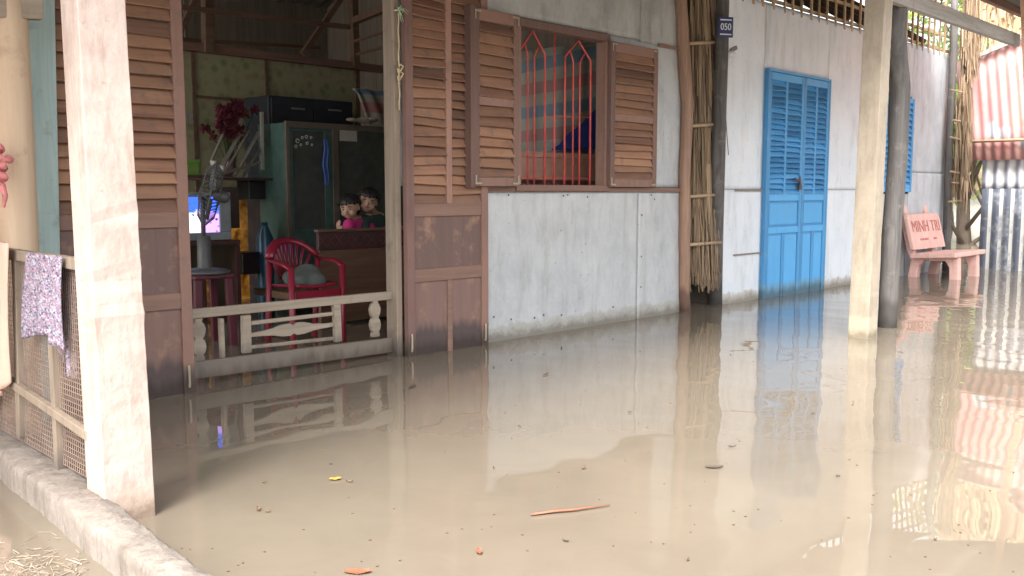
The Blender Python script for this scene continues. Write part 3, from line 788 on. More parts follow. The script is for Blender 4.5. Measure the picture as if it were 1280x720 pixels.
# backrest, tilted, with clipped upper corners
zb1 = .70; ty = .10
outl = [(bx0, .31), (bx0, zb1 - .05), (bx0 + .05, zb1), (bx1 - .05, zb1), (bx1, zb1 - .05), (bx1, .31)]
f3 = lambda x, z: Vector((x, yb1 + .0 + (z - .3) / .4 * ty, z))
MB().extr([f3(x, z) for x, z in outl], (0, .05, .01)).build('backrest', m_bench, bench, bevel=.01)
for xa in (bx0 + .12, bx1 - .24):
    s = MB()
    pr = [(yb0 + .02, zsx), (yb0 - .01, -.3), (yb0 + .09, -.3), (yb0 + .11, .13), (yb0 + .15, .195), (yb0 + .38, .195), (yb0 + .44, .12), (yb0 + .49, -.3), (yb0 + .60, -.3), (yb0 + .52, .2), (yb1 + .135, .3), (yb1 + .26, .80), (yb1 + .19, .80), (yb1 + .065, .3), (yb1 + .05, zsx - .002)]
    s.extr([(xa, y, z) for y, z in pr], (.10, 0, 0)); s.build('leg_frame', m_bench, bench, bevel=.01)
bc = f3((bx0 + bx1) / 2, .56) + Vector((0, -.004, 0))
updir = Vector((0, ty / .4, 1)).normalized()
text_mesh('lettering', 'MINH TRI', .185, m_letter, bc, (1, 0, 0), updir, bench, sx=1.05)
dl = MB()
def mark(xc_, zc_, w_, h_):
    a = f3(xc_ - w_, zc_ - h_); b = f3(xc_ + w_, zc_ - h_); c = f3(xc_ + w_, zc_ + h_); d = f3(xc_ - w_, zc_ + h_); o_ = Vector((0, -.003, 0))
    dl.hexa([a + o_ * 2, b + o_ * 2, b - o_, a - o_, d + o_ * 2, c + o_ * 2, c - o_, d - o_])
xx = bx0 + .26
while xx < bx1 - .2:
    w_ = rnd(.012, .03)
    if not (.45 < (xx - bx0) < .58): mark(xx, .42, w_, .012)
    xx += w_ * 2 + .016
dl.build('small_lettering', m_letter, bench)

# ------------------------------------------------------------------ corrugated fences on the right
def corr_mat(name, c1, c2, dark, rust=None):
    m = stained(name, c1, c2, dark, 3, .6, .1, .2, 10); 
    return m
def corrugated(name, label, X, ya, yb_, za, zb_, pitch, amp, mat, skew=0, cat='fence', ztopf=None):
    N = int((ya - yb_) / pitch * 8)
    def fn(u, v):
        y = ya + (yb_ - ya) * u; z0_ = za + 0; z1_ = zb_ if not ztopf else ztopf(u)
        z = z0_ + (z1_ - z0_) * v
        return (X + amp * math.cos((y - ya) / pitch * 2 * math.pi), y + skew * (z - za), z)
    return tag(MB().grid(fn, N, 4).build(name, mat, smooth=True, solid=.003), label, cat)
XR = 12.2
def onR(px, py, X=XR): return onX(px, py, X)
def bandmat(name, pitch, ca, cb, y0, duty=.5, stain=None):
    m = bpy.data.materials.new(name); n = NT(m)
    ge = n.add('ShaderNodeTexCoord'); sx = n.add('ShaderNodeSeparateXYZ'); n.link(ge.outputs['UV'], sx.inputs[0])
    mu = n.add('ShaderNodeMath', operation='MULTIPLY'); mu.inputs[1].default_value = 1 / pitch; n.link(sx.outputs[0], mu.inputs[0])
    fr = n.add('ShaderNodeMath', operation='FRACT'); n.link(mu.outputs[0], fr.inputs[0])
    gt = n.add('ShaderNodeMath', operation='GREATER_THAN'); gt.inputs[1].default_value = duty; n.link(fr.outputs[0], gt.inputs[0])
    v = n.coord(); ns = n.noise(v, 5, 6, .7)
    col = n.mix(gt.outputs[0], ca, cb)
    if stain: col = n.mix(n.ramp(ns, [(.5, K0), (.62, W0)]), col, stain)
    n.link(col, n.b.inputs['Base Color']); n.b.inputs['Roughness'].default_value = .85
    return m
a = onR(1222, 335); 
ya = a.y; yend = 1.6
zA = onR(1240, 236).z
p = .125
corrugated('plank_fence', 'lower dark grey and white striped fence standing in the water on the right', XR, ya, yend, -.4, zA, p, .012, bandmat('grey white stripes', p / (ya - yend), L(.09, .10, .13), L(.40, .39, .36), 0, .7, L(.22, .23, .25)))
t0 = onR(1222, 192, XR + .06); 
corrugated('tin_fence', 'pale blue and white striped tin sheet above the dark striped fence', XR + .06, ya + .03, yend, zA - .03, onR(1240, 188).z, p, .02, bandmat('blue white stripes', p / (ya - yend), L(.36, .37, .43), L(.52, .51, .51), 0, .5, L(.42, .42, .44)))
# rusty pink sheet
m_pink = bpy.data.materials.new('faded pink tin with rust'); n = NT(m_pink)
v = n.coord((1, 1, .35)); a1 = n.noise(v, 3.5, 6, .6); a2 = n.noise(v, 9, 6, .7)
col = n.mix(n.ramp(a1, [(.4, K0), (.62, W0)]), L(.50, .22, .22), L(.50, .30, .27)); col = n.mix(n.ramp(a2, [(.58, K0), (.68, L(.6, .6, .6))]), col, L(.32, .17, .11))
v3 = n.coord(); a3 = n.noise(v3, 2.2, 3, .5); col = n.mix(n.ramp(a3, [(.64, K0), (.68, W0)]), col, L(.36, .38, .42))
n.link(col, n.b.inputs['Base Color']); n.b.inputs['Roughness'].default_value = .6
q = onR(1210, 86); q2 = onR(1232, 200)
z_top = lambda u: onR(1210, 78).z + u * .75
corrugated('tin_sheet', 'faded pink corrugated sheet with rust and a grey patch, hung over the fence', XR - .05, onR(1209, 100, XR - .05).y, yend + .3, onR(1240, 200, XR - .05).z, 0, .11, .011, m_pink, skew=.12, cat='tin sheet', ztopf=z_top)
zz = onR(1240, 176, XR - .12).z
tag(MB().tube([(XR - .12, onR(1188, 176, XR - .12).y, zz), (XR - .12, 1.8, zz)], .018, 8).build('bamboo_pole', m_bamboo, smooth=True), 'thin horizontal bamboo pole across the pink tin sheet', 'pole')
p = onR(1208, 76, XR - .1); q = onR(1275, 48, XR - .1); d = (q - p)
tag(MB().bar(p - d * .05, q + d * .6, .05, .05).build('sloping_rafter', m_grey, bevel=.003), 'grey sloping rafter along the top of the pink tin sheet', 'rafter')
# yellow thatch roof piece behind
t_ = MB()
za_ = onR(1240, -30, XR + .5).z; zb_ = onR(1240, 62, XR + .5).z
for i in range(420):
    y = rnd(onR(1210, 20, XR + .5).y, 2.2); z = rnd(zb_ + .2, za_ + .4); l = rnd(.3, .6); w_ = rnd(.02, .045); x = XR + .5 + rnd(0, .1)
    b = rnd(-.08, .08)
    t_.poly([(x, y - w_, z), (x - .004, y, z), (x, y + w_, z), (x - .05, y - w_ * .4 + b, z - l), (x - .054, y + b, z - l), (x - .05, y + w_ * .4 + b, z - l)], [(0, 1, 4, 3), (1, 2, 5, 4)])
tag(t_.build('thatch_roof', m_thatch, solid=.002), 'golden palm thatch eave above the pink tin sheet', 'thatch roof')

# ------------------------------------------------------------------ trees beyond the gap
m_leaf = bpy.data.materials.new('bright green leaves'); n = NT(m_leaf)
gi = n.add('ShaderNodeNewGeometry')
n.link(n.ramp(gi.outputs['Random Per Island'], [(0, L(.07, .13, .02)), (.5, L(.17, .26, .05)), (1, L(.34, .40, .10))]), n.b.inputs['Base Color'])
n.b.inputs['Roughness'].default_value = .5
tr_ = n.add('ShaderNodeBsdfTranslucent'); tr_.inputs[0].default_value = L(.25, .35, .08); mx = n.add('ShaderNodeMixShader'); mx.inputs[0].default_value = .45
n.link(n.b.outputs[0], mx.inputs[1]); n.link(tr_.outputs[0], mx.inputs[2]); n.link(mx.outputs[0], n.out.inputs[0])
m_bark = wood('bark', L(.08, .06, .045), L(.16, .12, .09), None, 'z', island=False)
def tree(name, label, base, H, cr, nleaf, seed, cat='tree', group='trees beyond the gap', lsize=.12):
    rg_ = random.Random(seed); t = thing(name, label, cat, base, group)
    b = Vector(base); tk = MB(); pts = [b + Vector((rg_.uniform(-.1, .1) * i, rg_.uniform(-.1, .1) * i, H * i / 6)) for i in range(7)]
    tk.tube(pts, [.14 * (1 - i / 8) for i in range(7)], 9)
    cl = []
    for k in range(12):
        a_ = rg_.uniform(0, 6.28); h = rg_.uniform(.15, 1.0); r_ = cr * rg_.uniform(.3, .9)
        e = pts[0].lerp(pts[-1], h) + Vector((math.cos(a_) * r_, math.sin(a_) * r_, rg_.uniform(0, .5)))
        s_ = pts[0].lerp(pts[-1], max(.05, h - .25)); tk.tube([s_, s_.lerp(e, .6) + Vector((0, 0, .1)), e], [.04, .025, .01], 6); cl.append((e, cr * rg_.uniform(.25, .5)))
    tk.build('trunk', m_bark, t, smooth=True)
    cw = MB()
    for i in range(nleaf):
        c, r_ = rg_.choice(cl); d = Vector((rg_.gauss(0, 1), rg_.gauss(0, 1), rg_.gauss(0, .8)))
        p = c + d.normalized() * r_ * rg_.random() ** .5
        if p.z < .05: continue
        u = Vector((rg_.gauss(0, 1), rg_.gauss(0, 1), rg_.gauss(0, 1))).normalized(); w_ = u.orthogonal().normalized(); l = lsize * rg_.uniform(.6, 1.5)
        cw.poly([p - u * l, p + w_ * l * .35, p + u * l, p - w_ * l * .35], [(0, 1, 2, 3)])
    cw.build('crown', m_leaf, t)
    return t
for i, (px, dist, H, cr, lb) in enumerate([(1210, 19, 4.2, 1.5, 'light green leafy tree nearest the gap at the house corner'), (1240, 24, 11, 3.4, 'bushy tree behind the pink tin sheet, made tall to hide bright sky'), (1190, 30, 7, 2.4, 'tall tree standing behind the corner of the second house')]):  # the second is raised to keep white sky out of the water reflection
    d = ray(px, 240); d.z = 0; d.normalize(); b = CAM + d * dist; b.z = -.3
    tree('leafy_tree', lb, b, H, cr, 5200, 20 + i)
d = ray(1216, 240); d.z = 0; d.normalize(); b = CAM + d * 34
hb = thing('distant_hut', 'small distant hut with brown roof seen in the gap beside the bench', 'hut', (b.x, b.y, 0))
MB().box(b.x - 1.2, b.x + 2, b.y - 1.2, b.y + 1.2, -.3, 1.0).build('wall', plain('pale hut wall', L(.7, .68, .62), .8), hb)
MB().hexa([(b.x - 1.6, b.y - 1.6, 1.0), (b.x + 2.4, b.y - 1.6, 1.0), (b.x + 2.4, b.y + 1.6, 1.0), (b.x - 1.6, b.y + 1.6, 1.0), (b.x - 1.4, b.y - .05, 1.7), (b.x + 2.2, b.y - .05, 1.7), (b.x + 2.2, b.y + .05, 1.7), (b.x - 1.4, b.y + .05, 1.7)]).build('roof', m_thatch, hb)

# ------------------------------------------------------------------ left side: kerb, wire fence, cloths
kb = MB()
def kf(u, v):
    y = 1.0 + 3.1 * v
    wdt = .105 + .045 * max(0, min(1, (y - 2.3) / .8))
    prof = [(-.005, -.3), (0, .06), (.03, .082), (.09, .088), (.5, .09), (.90, .086), (.97, .078), (1.0, .05), (1.02, -.3)]
    i = int(round(u * 8)); a_, z = prof[i]
    j = .0015 * math.sin(y * 31) + .003 * math.sin(y * 9 + i) + rnd(-.0022, .0022)
    return (.862 + .05 * (y - 2.2) / 1.1 + (wdt * a_) + (j if 0 < i < 8 else 0) - .0 * y, y, z + (j * .7 if 1 < i < 8 else 0))
kb.grid(kf, 8, 160); kb = kb.build('kerb', m_kerb, smooth=True)
tag(kb, 'low worn concrete kerb running out to the left corner', None, kind='structure')
XF = 1.0
fence = thing('wire_fence', 'weathered wooden frame fence with rusty wire mesh on the kerb', 'fence', (XF, 3, .09))
def fp(px, py, X=XF): return onX(px, py, X)
def fbar(a, b, w, h, name='rail', X=XF, ext=0):
    p, q = fp(a[0], a[1], X), fp(b[0], b[1], X); d = (p - q).normalized()
    return MB().bar(p + d * ext, q, w, h, (0, 0, 1)).build(name, m_pale, fence, bevel=.003)
fbar((18, 318), (107, 331), .03, .035, 'top_rail', ext=.75)
fbar((14, 478), (112, 545), .022, .028, 'middle_rail', X=XF - .012, ext=.6)
def fpost(a, b, w, name='post', X=XF):
    p, q = fp(a[0], a[1], X), fp(b[0], b[1], X); return MB().bar(p, q, w, .03, (1, 0, 0)).build(name, m_pale, fence, bevel=.003)
def upost(a, b, w):
    p, q = fp(*a), fp(*b)
    return MB().bar(p, q, .03, w, (0, 1, 0)).build('post', m_pale, fence, bevel=.003)
upost((102, 324), (121, 622), .034); upost((63, 330), (76, 590), .032); upost((22, 312), (28, 545), .034)
# mesh: fine square wires
mw = MB(); p0, p1 = fp(110, 420), fp(0, 380); yA, yB = fp(112, 450).y, fp(0, 450).y + .35
zbot, ztp = .10, fp(60, 330).z
m_wire = plain('rusty mesh wire', L(.34, .25, .2), .6, .3)
y = yA
k = 0
while y < yB:
    mw.bar((XF + .004, y, zbot), (XF + .004, y, ztp), .0022, .0022); y += .0165
z = zbot
while z < ztp: mw.bar((XF + .0065, yA, z), (XF + .0065, yB, z), .0022, .0022); z += .0165
mw.build('wire_mesh', m_wire, fence)
# patterned cloth
m_cl = bpy.data.materials.new('purple speckled knit'); n = NT(m_cl)
v = n.coord(); vo = n.add('ShaderNodeTexVoronoi'); vo.inputs['Scale'].default_value = 190; n.link(v, vo.inputs[0])
col = n.ramp(vo.outputs['Color'], [(.2, L(.09, .08, .13)), (.42, L(.42, .39, .44)), (.6, L(.20, .18, .26)), (.8, L(.32, .17, .21))]); n.link(col, n.b.inputs['Base Color']); n.b.inputs['Roughness'].default_value = .9; n.bump(vo.outputs['Distance'], .4, .004)
def cloth(name, label, pxs, mat, X, ridge, n_=18):
    """strips hung over the rail: left/right pixel columns and a ragged bottom"""
    (xa, ta, ba), (xb, tb, bb_) = pxs
    def fn(u, v):
        px = xa + (xb - xa) * u; t = ta + (tb - ta) * u; bt_ = ba + (bb_ - ba) * u + ridge(u)
        p = fp(px, t + (bt_ - t) * v, X)
        return p + Vector((-.012 - .012 * math.sin(u * 15 + v * 2) * (v + .25) - .006 * math.sin(u * 37 + v * 3), 0, 0))
    return tag(MB().grid(fn, n_, 26).build(name, mat, smooth=True, solid=.004), label, 'cloth')
cloth('hanging_cloth', 'purple speckled cloth hung over the fence rail, front piece', ((39, 316, 425), (82, 320, 425)), m_cl, XF - .018, lambda u: 20 * abs(u - .35) ** .7 - 12 + (24 if u > .75 else 0) * (u - .75) * 2)
cloth('hanging_cloth', 'thin purple speckled strip hung behind the fence mesh', ((84, 324, 440), (99, 328, 470)), m_cl, XF + .03, lambda u: 6 * math.sin(u * 9))
cloth('hanging_cloth', 'peach towel hung at the left edge of the fence', ((-14, 300, 500), (15, 304, 500)), plain('peach towel', L(.66, .42, .33), .9, var=.1), XF - .03, lambda u: -70 * max(0, u - .6) + 6 * math.sin(u * 8))
# bamboo post etc, left
bb0 = onY(22, 400, 3.9)
def lpst(px, py): return onY(px, py, 3.9)
o = MB().tube([lpst(30, 620), lpst(24, 300), lpst(17, 140), lpst(12, 40), lpst(8, -60)], [.070, .070, .068, .066, .064], 18)
tag(o.build('bamboo_post', m_bamz, smooth=True), 'thick tan bamboo post behind the left end of the fence', 'post')
o = MB().bar(onY(62, 560, 4.08), onY(48, -60, 4.08), .03, .11, (1, 0, 0)); 
tag(o.build('teal_board', m_teal, bevel=.004), 'faded teal upright board right of the bamboo post', 'board')
o = MB(); p = onY(-40, 5, 3.84); q = onY(54, 8, 3.84); pc_ = [onY(-40, -8, 3.84), onY(54, -10, 3.84), onY(55, 24, 3.84), onY(-40, 20, 3.84)]
o.extr(pc_, (0, .05, 0)); tag(o.build('end_plate', m_palex, bevel=.004), 'pale wooden crosspiece over the bamboo post at top left', 'board')
rk = fp(0, 200, 1.25)
o = MB(); cc = onY(-1, 205, 3.78)
for k in range(4):
    c_ = cc + Vector((rnd(-.012, .012), rnd(-.01, .01), .05 - k * .035)); a0 = rnd(0, 3); tl = rnd(-.4, .4)
    o.tube([c_ + Vector((math.cos(a0 + t * .7) * .026, math.sin(a0 + t * .7) * .024, math.sin(t * .7 + tl) * .014 + t * .002)) for t in range(9)], [.012 + .004 * math.sin(t * 2) for t in range(9)], 8)
o.tube([cc + Vector((0, -.01, -.07)), cc + Vector((.01, -.015, -.12)), cc + Vector((.004, -.01, -.16))], [.014, .01, .005], 8)
tag(o.build('hanging_bundle', plain('red white plastic', L(.6, .2, .2), .5, var=.5, scale=30), smooth=True), 'small red and white bundle hanging on the bamboo post at the left edge', 'bundle')

# floating straw and foam bottom-left and litter
m_straw = wood('floating straw', L(.16, .11, .07), L(.28, .21, .15), L(.40, .33, .26), 'x')
o = MB()
for i in range(230):
    c = onZ(rnd(-20, 105), 730 - abs(random.gauss(0, 26)), .003) 
    if c.x > .868: continue
    a_ = rnd(0, 3.14); l = rnd(.004, .022) * (1.6 if random.random() < .08 else 1); d = Vector((math.cos(a_), math.sin(a_), 0)) * l
    o.tube([c - d, c + d + Vector((0, 0, rnd(0, .006)))], rnd(.0005, .0013), 5)
tag(o.build('floating_straw', m_straw), 'mass of straw bits floating left of the kerb', 'straw', kind='stuff')
def litter(name, label, px, py, l, w_, mat, ang=0, cat='leaf', group=None):
    c = onZ(px, py, .003); o = MB(); d = Vector((math.cos(ang), math.sin(ang), 0)); e = Vector((-d.y, d.x, 0))
    N = 8; vs = []
    for i in range(N + 1):
        t = i / N * 2 - 1; ww = w_ * (1 - t * t) ** .6; z = .002 + .004 * abs(t) * rnd(.5, 1.3)
        vs += [c + d * t * l + e * ww + Vector((0, 0, z)), c + d * t * l + Vector((0, 0, z * .4)), c + d * t * l - e * ww + Vector((0, 0, z))]
    fs = []
    for i in range(N): fs += [(3 * i, 3 * i + 1, 3 * i + 4, 3 * i + 3), (3 * i + 1, 3 * i + 2, 3 * i + 5, 3 * i + 4)]
    o.poly(vs, fs); return tag(o.build(name, mat, solid=.001), label, cat, group)
m_dl = plain('dark leaf', L(.08, .06, .045), .6); m_yl = plain('yellow leaf', L(.38, .24, .04), .6); m_ol = plain('orange leaf', L(.26, .085, .045), .6); m_br = plain('brown leaf', L(.13, .075, .04), .7)
litter('floating_leaf', 'dark curled leaf floating before the black post', 893, 584, .032, .012, m_dl, -.7)
litter('floating_leaf', 'small dark leaf floating just in front of the brown door leaf', 515, 483, .035, .010, m_dl, .3)
litter('floating_leaf', 'yellow leaf floating in the foreground water', 419, 599, .02, .011, m_yl, -.5)
litter('floating_leaf', 'thin olive leaf scrap beside the yellow leaf', 437, 602, .012, .004, m_br, -.8)
litter('floating_leaf', 'orange leaf at the bottom edge of the water', 447, 715, .035, .014, m_ol, -.8)
litter('floating_leaf', 'small reddish leaf right of the bottom orange leaf', 599, 690, .02, .008, m_ol, .9)
litter('floating_leaf', 'tiny pale brown leaf below the wall by the door', 682, 468, .03, .008, m_br, .2)
litter('floating_leaf', 'tiny dark scrap floating left of the dark leaf', 915, 558, .018, .004, m_dl, -.5)
litter('floating_leaf', 'small brown scrap floating left of the yellow leaf', 323, 637, .016, .006, m_br, 1.1)
for i in range(14):
    px, py = rnd(330, 1240), rnd(470, 715)
    litter('floating_scrap', 'tiny brown scrap floating on the open brown water', px, py, rnd(.005, .012), rnd(.002, .005), random.choice((m_dl, m_br, m_br)), rnd(0, 3), 'scrap', 'tiny scraps floating on the water')
o = MB()
for i in range(210):
    if i % 3 == 0: x_ = rnd(1.8, 9.0); c = Vector((x_, YW - .09 - abs(random.gauss(0, .09)), .002))
    else: c = onZ(rnd(220, 1270), rnd(400, 716), .002)
    r_ = rnd(.0012, .004); a_ = rnd(0, 6)
    o.poly([c + Vector((math.cos(a_ + k * 1.26) * r_ * rnd(.6, 1.6), math.sin(a_ + k * 1.26) * r_, 0)) for k in range(5)] , [(0, 1, 2, 3, 4)])
tag(o.build('floating_specks', m_br, solid=.0015), 'scatter of tiny brown specks on the water', 'specks', kind='stuff')
p = onZ(664, 643, .006); q = onZ(715, 637, .008); r_ = onZ(762, 631, .006)
tag(MB().tube([p, p.lerp(q, .5) + Vector((.004, .004, 0)), q, r_], [.004, .006, .005, .002], 8, flat=.6).build('floating_stick', plain('reddish frond', L(.24, .085, .045), .6), smooth=True), 'long thin reddish frond stem floating in the foreground', 'stick')

# ------------------------------------------------------------------ interior furniture
# tall black cupboard
YC = 6.95
c0, c1 = onY(335, 130, YC), onY(441, 130, YC)
zt = onY(340, 119, YC).z
cup = thing('black_cupboard', 'tall black cupboard with pale emblems standing behind the teal wardrobe', 'cupboard', ((c0.x + c1.x) / 2, YC, -.3))
m_cup = plain('glossy black blue', L(.035, .04, .05), .25)
MB().box(c0.x, c1.x, YC, YC + .4, -.3, zt).build('body', m_cup, cup, bevel=.01)
xm = (c0.x + c1.x) / 2
MB().box(c0.x + .02, xm - .004, YC - .02, YC - .002, -.1, zt - .02).build('door', m_cup, cup, bevel=.004)
MB().box(xm + .004, c1.x - .02, YC - .02, YC - .002, -.1, zt - .02).build('door', m_cup, cup, bevel=.004)
em = MB(); 
for px in (373, 419):
    c = onY(px, 136 + (px - 373) * .04, YC - .022)
    for k in range(7): em.box(c.x - .07 + k * .02, c.x - .056 + k * .02, YC - .0235, YC - .0205, c.z - .008, c.z + .008)
em.build('emblem', plain('silver emblem', L(.25, .25, .25), .4), cup)
# teal wardrobe
YT = 6.55
t0 = onY(358, 200, YT).x; t1 = onY(520, 200, YT).x; ztw = onY(360, 151, YT).z
wd = thing('glass_wardrobe', 'dark teal wardrobe with glass door, white paper stuck on it', 'wardrobe', ((t0 + t1) / 2, YT, -.3))
m_tealw = plain('dark teal lacquer', L(.075, .14, .125), .35, var=.25); m_tf = plain('brown grey trim', L(.16, .135, .105), .4)
mdx = onY(420, 200, YT).x
MB().box(t0 + .01, t1, YT + .03, YT + .45, -.3, ztw - .01).build('carcass', m_tealw, wd, bevel=.004)
fr = MB(); fr.box(t0, t1, YT, YT + .028, ztw - .05, ztw); fr.box(t0, t0 + .035, YT, YT + .028, -.3, ztw - .05); fr.box(mdx - .03, mdx + .03, YT, YT + .028, -.3, ztw - .05); fr.box(t1 - .035, t1, YT, YT + .028, -.3, ztw - .05)
fr.build('frame', m_tf, wd, bevel=.003)
ga = onY(366, 165, YT).x; gb = onY(406, 165, YT).x; gz1 = onY(370, 163, YT).z; gz0 = onY(370, 287, YT).z
m_gl = plain('dark reflecting glass', L(.085, .095, .085), .06, bump=0)
MB().box(ga, gb, YT + .018, YT + .0285, gz0, gz1).build('glass', m_gl, wd)
dd = MB().box(t0 + .036, ga, YT + .008, YT + .026, -.3, ztw - .051).box(gb, mdx - .031, YT + .008, YT + .026, -.3, ztw - .051).box(ga, gb, YT + .008, YT + .026, gz1, ztw - .051).box(ga, gb, YT + .008, YT + .026, -.3, gz0)
dd.build('door', m_tealw, wd)
MB().box(mdx + .031, t1 - .036, YT + .012, YT + .026, -.3, ztw - .051).build('door', m_gl, wd)
stk = MB(); m_sti = plain('white sticker', L(.6, .6, .56), .6)
for (px, py, r_) in ((372, 176, .016), (370, 183, .012), (378, 172, .010), (383, 171, .012), (389, 172, .009), (376, 181, .009), (384, 179, .01), (390, 181, .008)):
    c = onY(px, py, YT + .016); stk.tube([c + Vector((r_ * math.cos(t), -.0, r_ * math.sin(t))) for t in [k * .9 for k in range(7)]], .0035, 5)
stk.build('flower_sticker', m_sti, wd)
p = onY(424, 160, YT + .008); q = onY(446, 177, YT + .008)
MB().box(p.x, q.x, YT + .003, YT + .009, q.z, p.z).build('paper', plain('paper', L(.5, .47, .42), .8, var=.06), wd)
p = onY(401, 175, YT + .01); q = onY(409, 232, YT + .01)
o = MB().grid(lambda u, v: (p.x + (q.x - p.x) * (u * (.6 + .4 * math.sin(v * 3.14))) + .01 * math.sin(v * 9), YT - .02 - .01 * math.sin(u * 9), p.z + (q.z - p.z) * v), 8, 20).build('blue_garment', plain('blue satin', L(.05, .12, .42), .4), smooth=True, solid=.004)
tag(o, 'narrow blue garment hanging on the wardrobe beside its glass', 'garment')
# striped blanket pile at the right
m_blk = striped('striped blanket cloth', [L(.32, .30, .24), L(.35, .13, .13), L(.33, .31, .25), L(.08, .17, .26)])
p = onY(452, 155, 6.5); q = onY(500, 112, 6.5)
def bl(u, v):
    a_ = u * 2.2 - .3; z = p.z + (q.z - p.z) * math.sin(min(v, 1) * 1.57); x = p.x + (q.x - p.x) * (u * .9 + .1) + .03 * (1 - v)
    return (x + .05 * v * (1 - u), 6.5 + .25 * v + .02 * math.sin(u * 14), z)
o = MB().grid(bl, 16, 16); 
o.uv = {k: (u_, v_ * 1.2) for k, (u_, v_) in o.uv.items()}
tag(o.build('folded_blanket', m_blk, smooth=True, solid=.02), 'striped blanket heaped on top of the teal wardrobe', 'blanket')
# bundle on top of wardrobe
o = MB()
for k in range(6):
    c = onY(rnd(440, 466), 150 + rnd(-2, 2), 6.5); o.ell(c, (.06, .04, .018), 8, 6)
tag(o.build('cloth_bundle', plain('pale cloth', L(.36, .3, .25), .9), smooth=True), 'crumpled pale cloths lying on top of the wardrobe', 'cloth')

# divan with carved board
YD = 5.5
bed = thing('wooden_divan', 'brown wooden divan with carved maroon backboard behind which children lean', 'divan', (4.4, YD, -.3))
dA = onY(398, 291, YD); dB = onY(520, 293, YD); zc0 = onY(400, 313, YD).z
m_mar = plain('maroon carved wood', L(.085, .035, .035), .45)
m_side = wood('brown divan side', L(.13, .07, .045), L(.22, .125, .08), None, 'x', rough=.4, island=False)
MB().box(dA.x, dB.x, YD, YD + .035, zc0, dA.z).build('backboard', m_mar, bed, bevel=.006)
cv = MB()
x = dA.x + .03
while x < dB.x - .03:
    for s_ in (-1, 1):
        cv.bar((x - s_ * .035, YD - .004, zc0 + .02), (x + s_ * .035, YD - .004, dA.z - .02), .006, .006)
    x += .07
cv.build('carving', plain('lighter maroon', L(.14, .06, .055), .5), bed)
MB().box(dA.x - .01, dB.x, YD - .012, YD + .04, dA.z + .002, dA.z + .022).build('top_rail', m_side, bed, bevel=.004)
MB().box(dA.x + .0, dB.x, YD - .01, YD + .03, .02, zc0 - .003).build('side_board', m_side, bed, bevel=.004)
MB().box(dA.x + .0, dB.x, YD + .04, YD + .9, .16, .21).build('bed_deck', m_side, bed)
for xx in (dA.x + .02, dB.x - .1): MB().box(xx, xx + .07, YD + .04, YD + .11, -.5, .158).build('leg', m_side, bed)

# red plastic armchair
m_rp = plain('red plastic', L(.21, .013, .03), .35, var=.06, bump=0)
cb = onY(382, 372, 5.0); ccx = cb.x
chair = thing('plastic_armchair', 'red plastic armchair with slatted fan back facing into the room', 'armchair', (ccx, 5.0, -.3))
cl_ = onY(334, 330, 5.15).x; cr_ = onY(400, 330, 5.15).x; zct = onY(368, 301, 5.2).z; zst = onY(380, 361, 5.0).z
hw = (cr_ - cl_) / 2; cxm = (cl_ + cr_) / 2
Yc = 5.15
zarm = onY(415, 328, 4.95).z
bk = MB(); N = 14; yk = Yc
rim = []
for i in range(N + 1):
    t = i / N * 2 - 1
    rim.append(Vector((cxm + t * hw * .92, yk + .10 * (1 - t * t), zct - (abs(t) ** 2.6) * (zct - zarm) * .75)))
bk.tube(rim, [.034] * (N + 1), 8, flat=.6); bk.build('back_rim', m_rp, chair, smooth=True)
for k in range(9):
    t = (k - 4) / 4; top = Vector((cxm + t * hw * .72, yk + .09 * (1 - (t * .8) ** 2), zct - (abs(t) ** 2.6) * .09)); bot = Vector((cxm + t * hw * .42, yk + .03, zst + .05))
    MB().tube([bot, bot.lerp(top, .5) + Vector((0, .015, 0)), top], [.015, .017, .019], 6, flat=.4).build('back_slat', m_rp, chair, smooth=True)
MB().grid(lambda u, v: (cxm + (u * 2 - 1) * hw * .78, Yc - .26 + .32 * v, zst + .015 * ((u * 2 - 1) ** 2) + .02 * (1 - v)), 10, 10).build('seat', m_rp, chair, smooth=True, solid=.02)
for s_ in (-1, 1):
    MB().tube([(cxm + s_ * hw * .92, yk, zarm + .02), (cxm + s_ * hw, yk - .15, zarm + .01), (cxm + s_ * hw, yk - .22, zarm), (cxm + s_ * hw * .96, yk - .27, zarm - .03)], [.02, .026, .026, .02], 8, flat=.5).build('armrest', m_rp, chair, smooth=True)
    MB().tube([(cxm + s_ * hw * .96, yk - .265, zarm - .01), (cxm + s_ * hw * .92, yk - .26, -.3)], [.02, .022], 8).build('leg', m_rp, chair, smooth=True)
    MB().tube([(cxm + s_ * hw * .92, yk + .0, zarm + .02), (cxm + s_ * hw * .88, yk + .08, -.3)], [.018, .022], 8).build('leg', m_rp, chair, smooth=True)
MB().grid(lambda u, v: (cxm + (u * 2 - 1) * hw * .8, Yc - .27, zst - .07 + .07 * v + .0), 6, 3).build('apron', m_rp, chair, solid=.012)
# grey cushion bundle
o = MB()
for (dx, dy, dz, rx, ry, rz_) in ((-.02, 0, .04, .12, .11, .06), (.05, .03, .06, .09, .10, .06), (-.08, -.05, .03, .08, .08, .05), (.03, -.06, .02, .1, .07, .06)): o.ell((cxm + dx, Yc - .10 + dy, zst + .03 + dz), (rx, ry, rz_), 14, 10)
m_gc = plain('grey green cloth', L(.10, .11, .10), .95, scale=6, bump=.5)
tag(o.build('crumpled_cloth', m_gc, remesh=.012), 'crumpled grey cloth heaped on the red armchair seat', 'cloth')

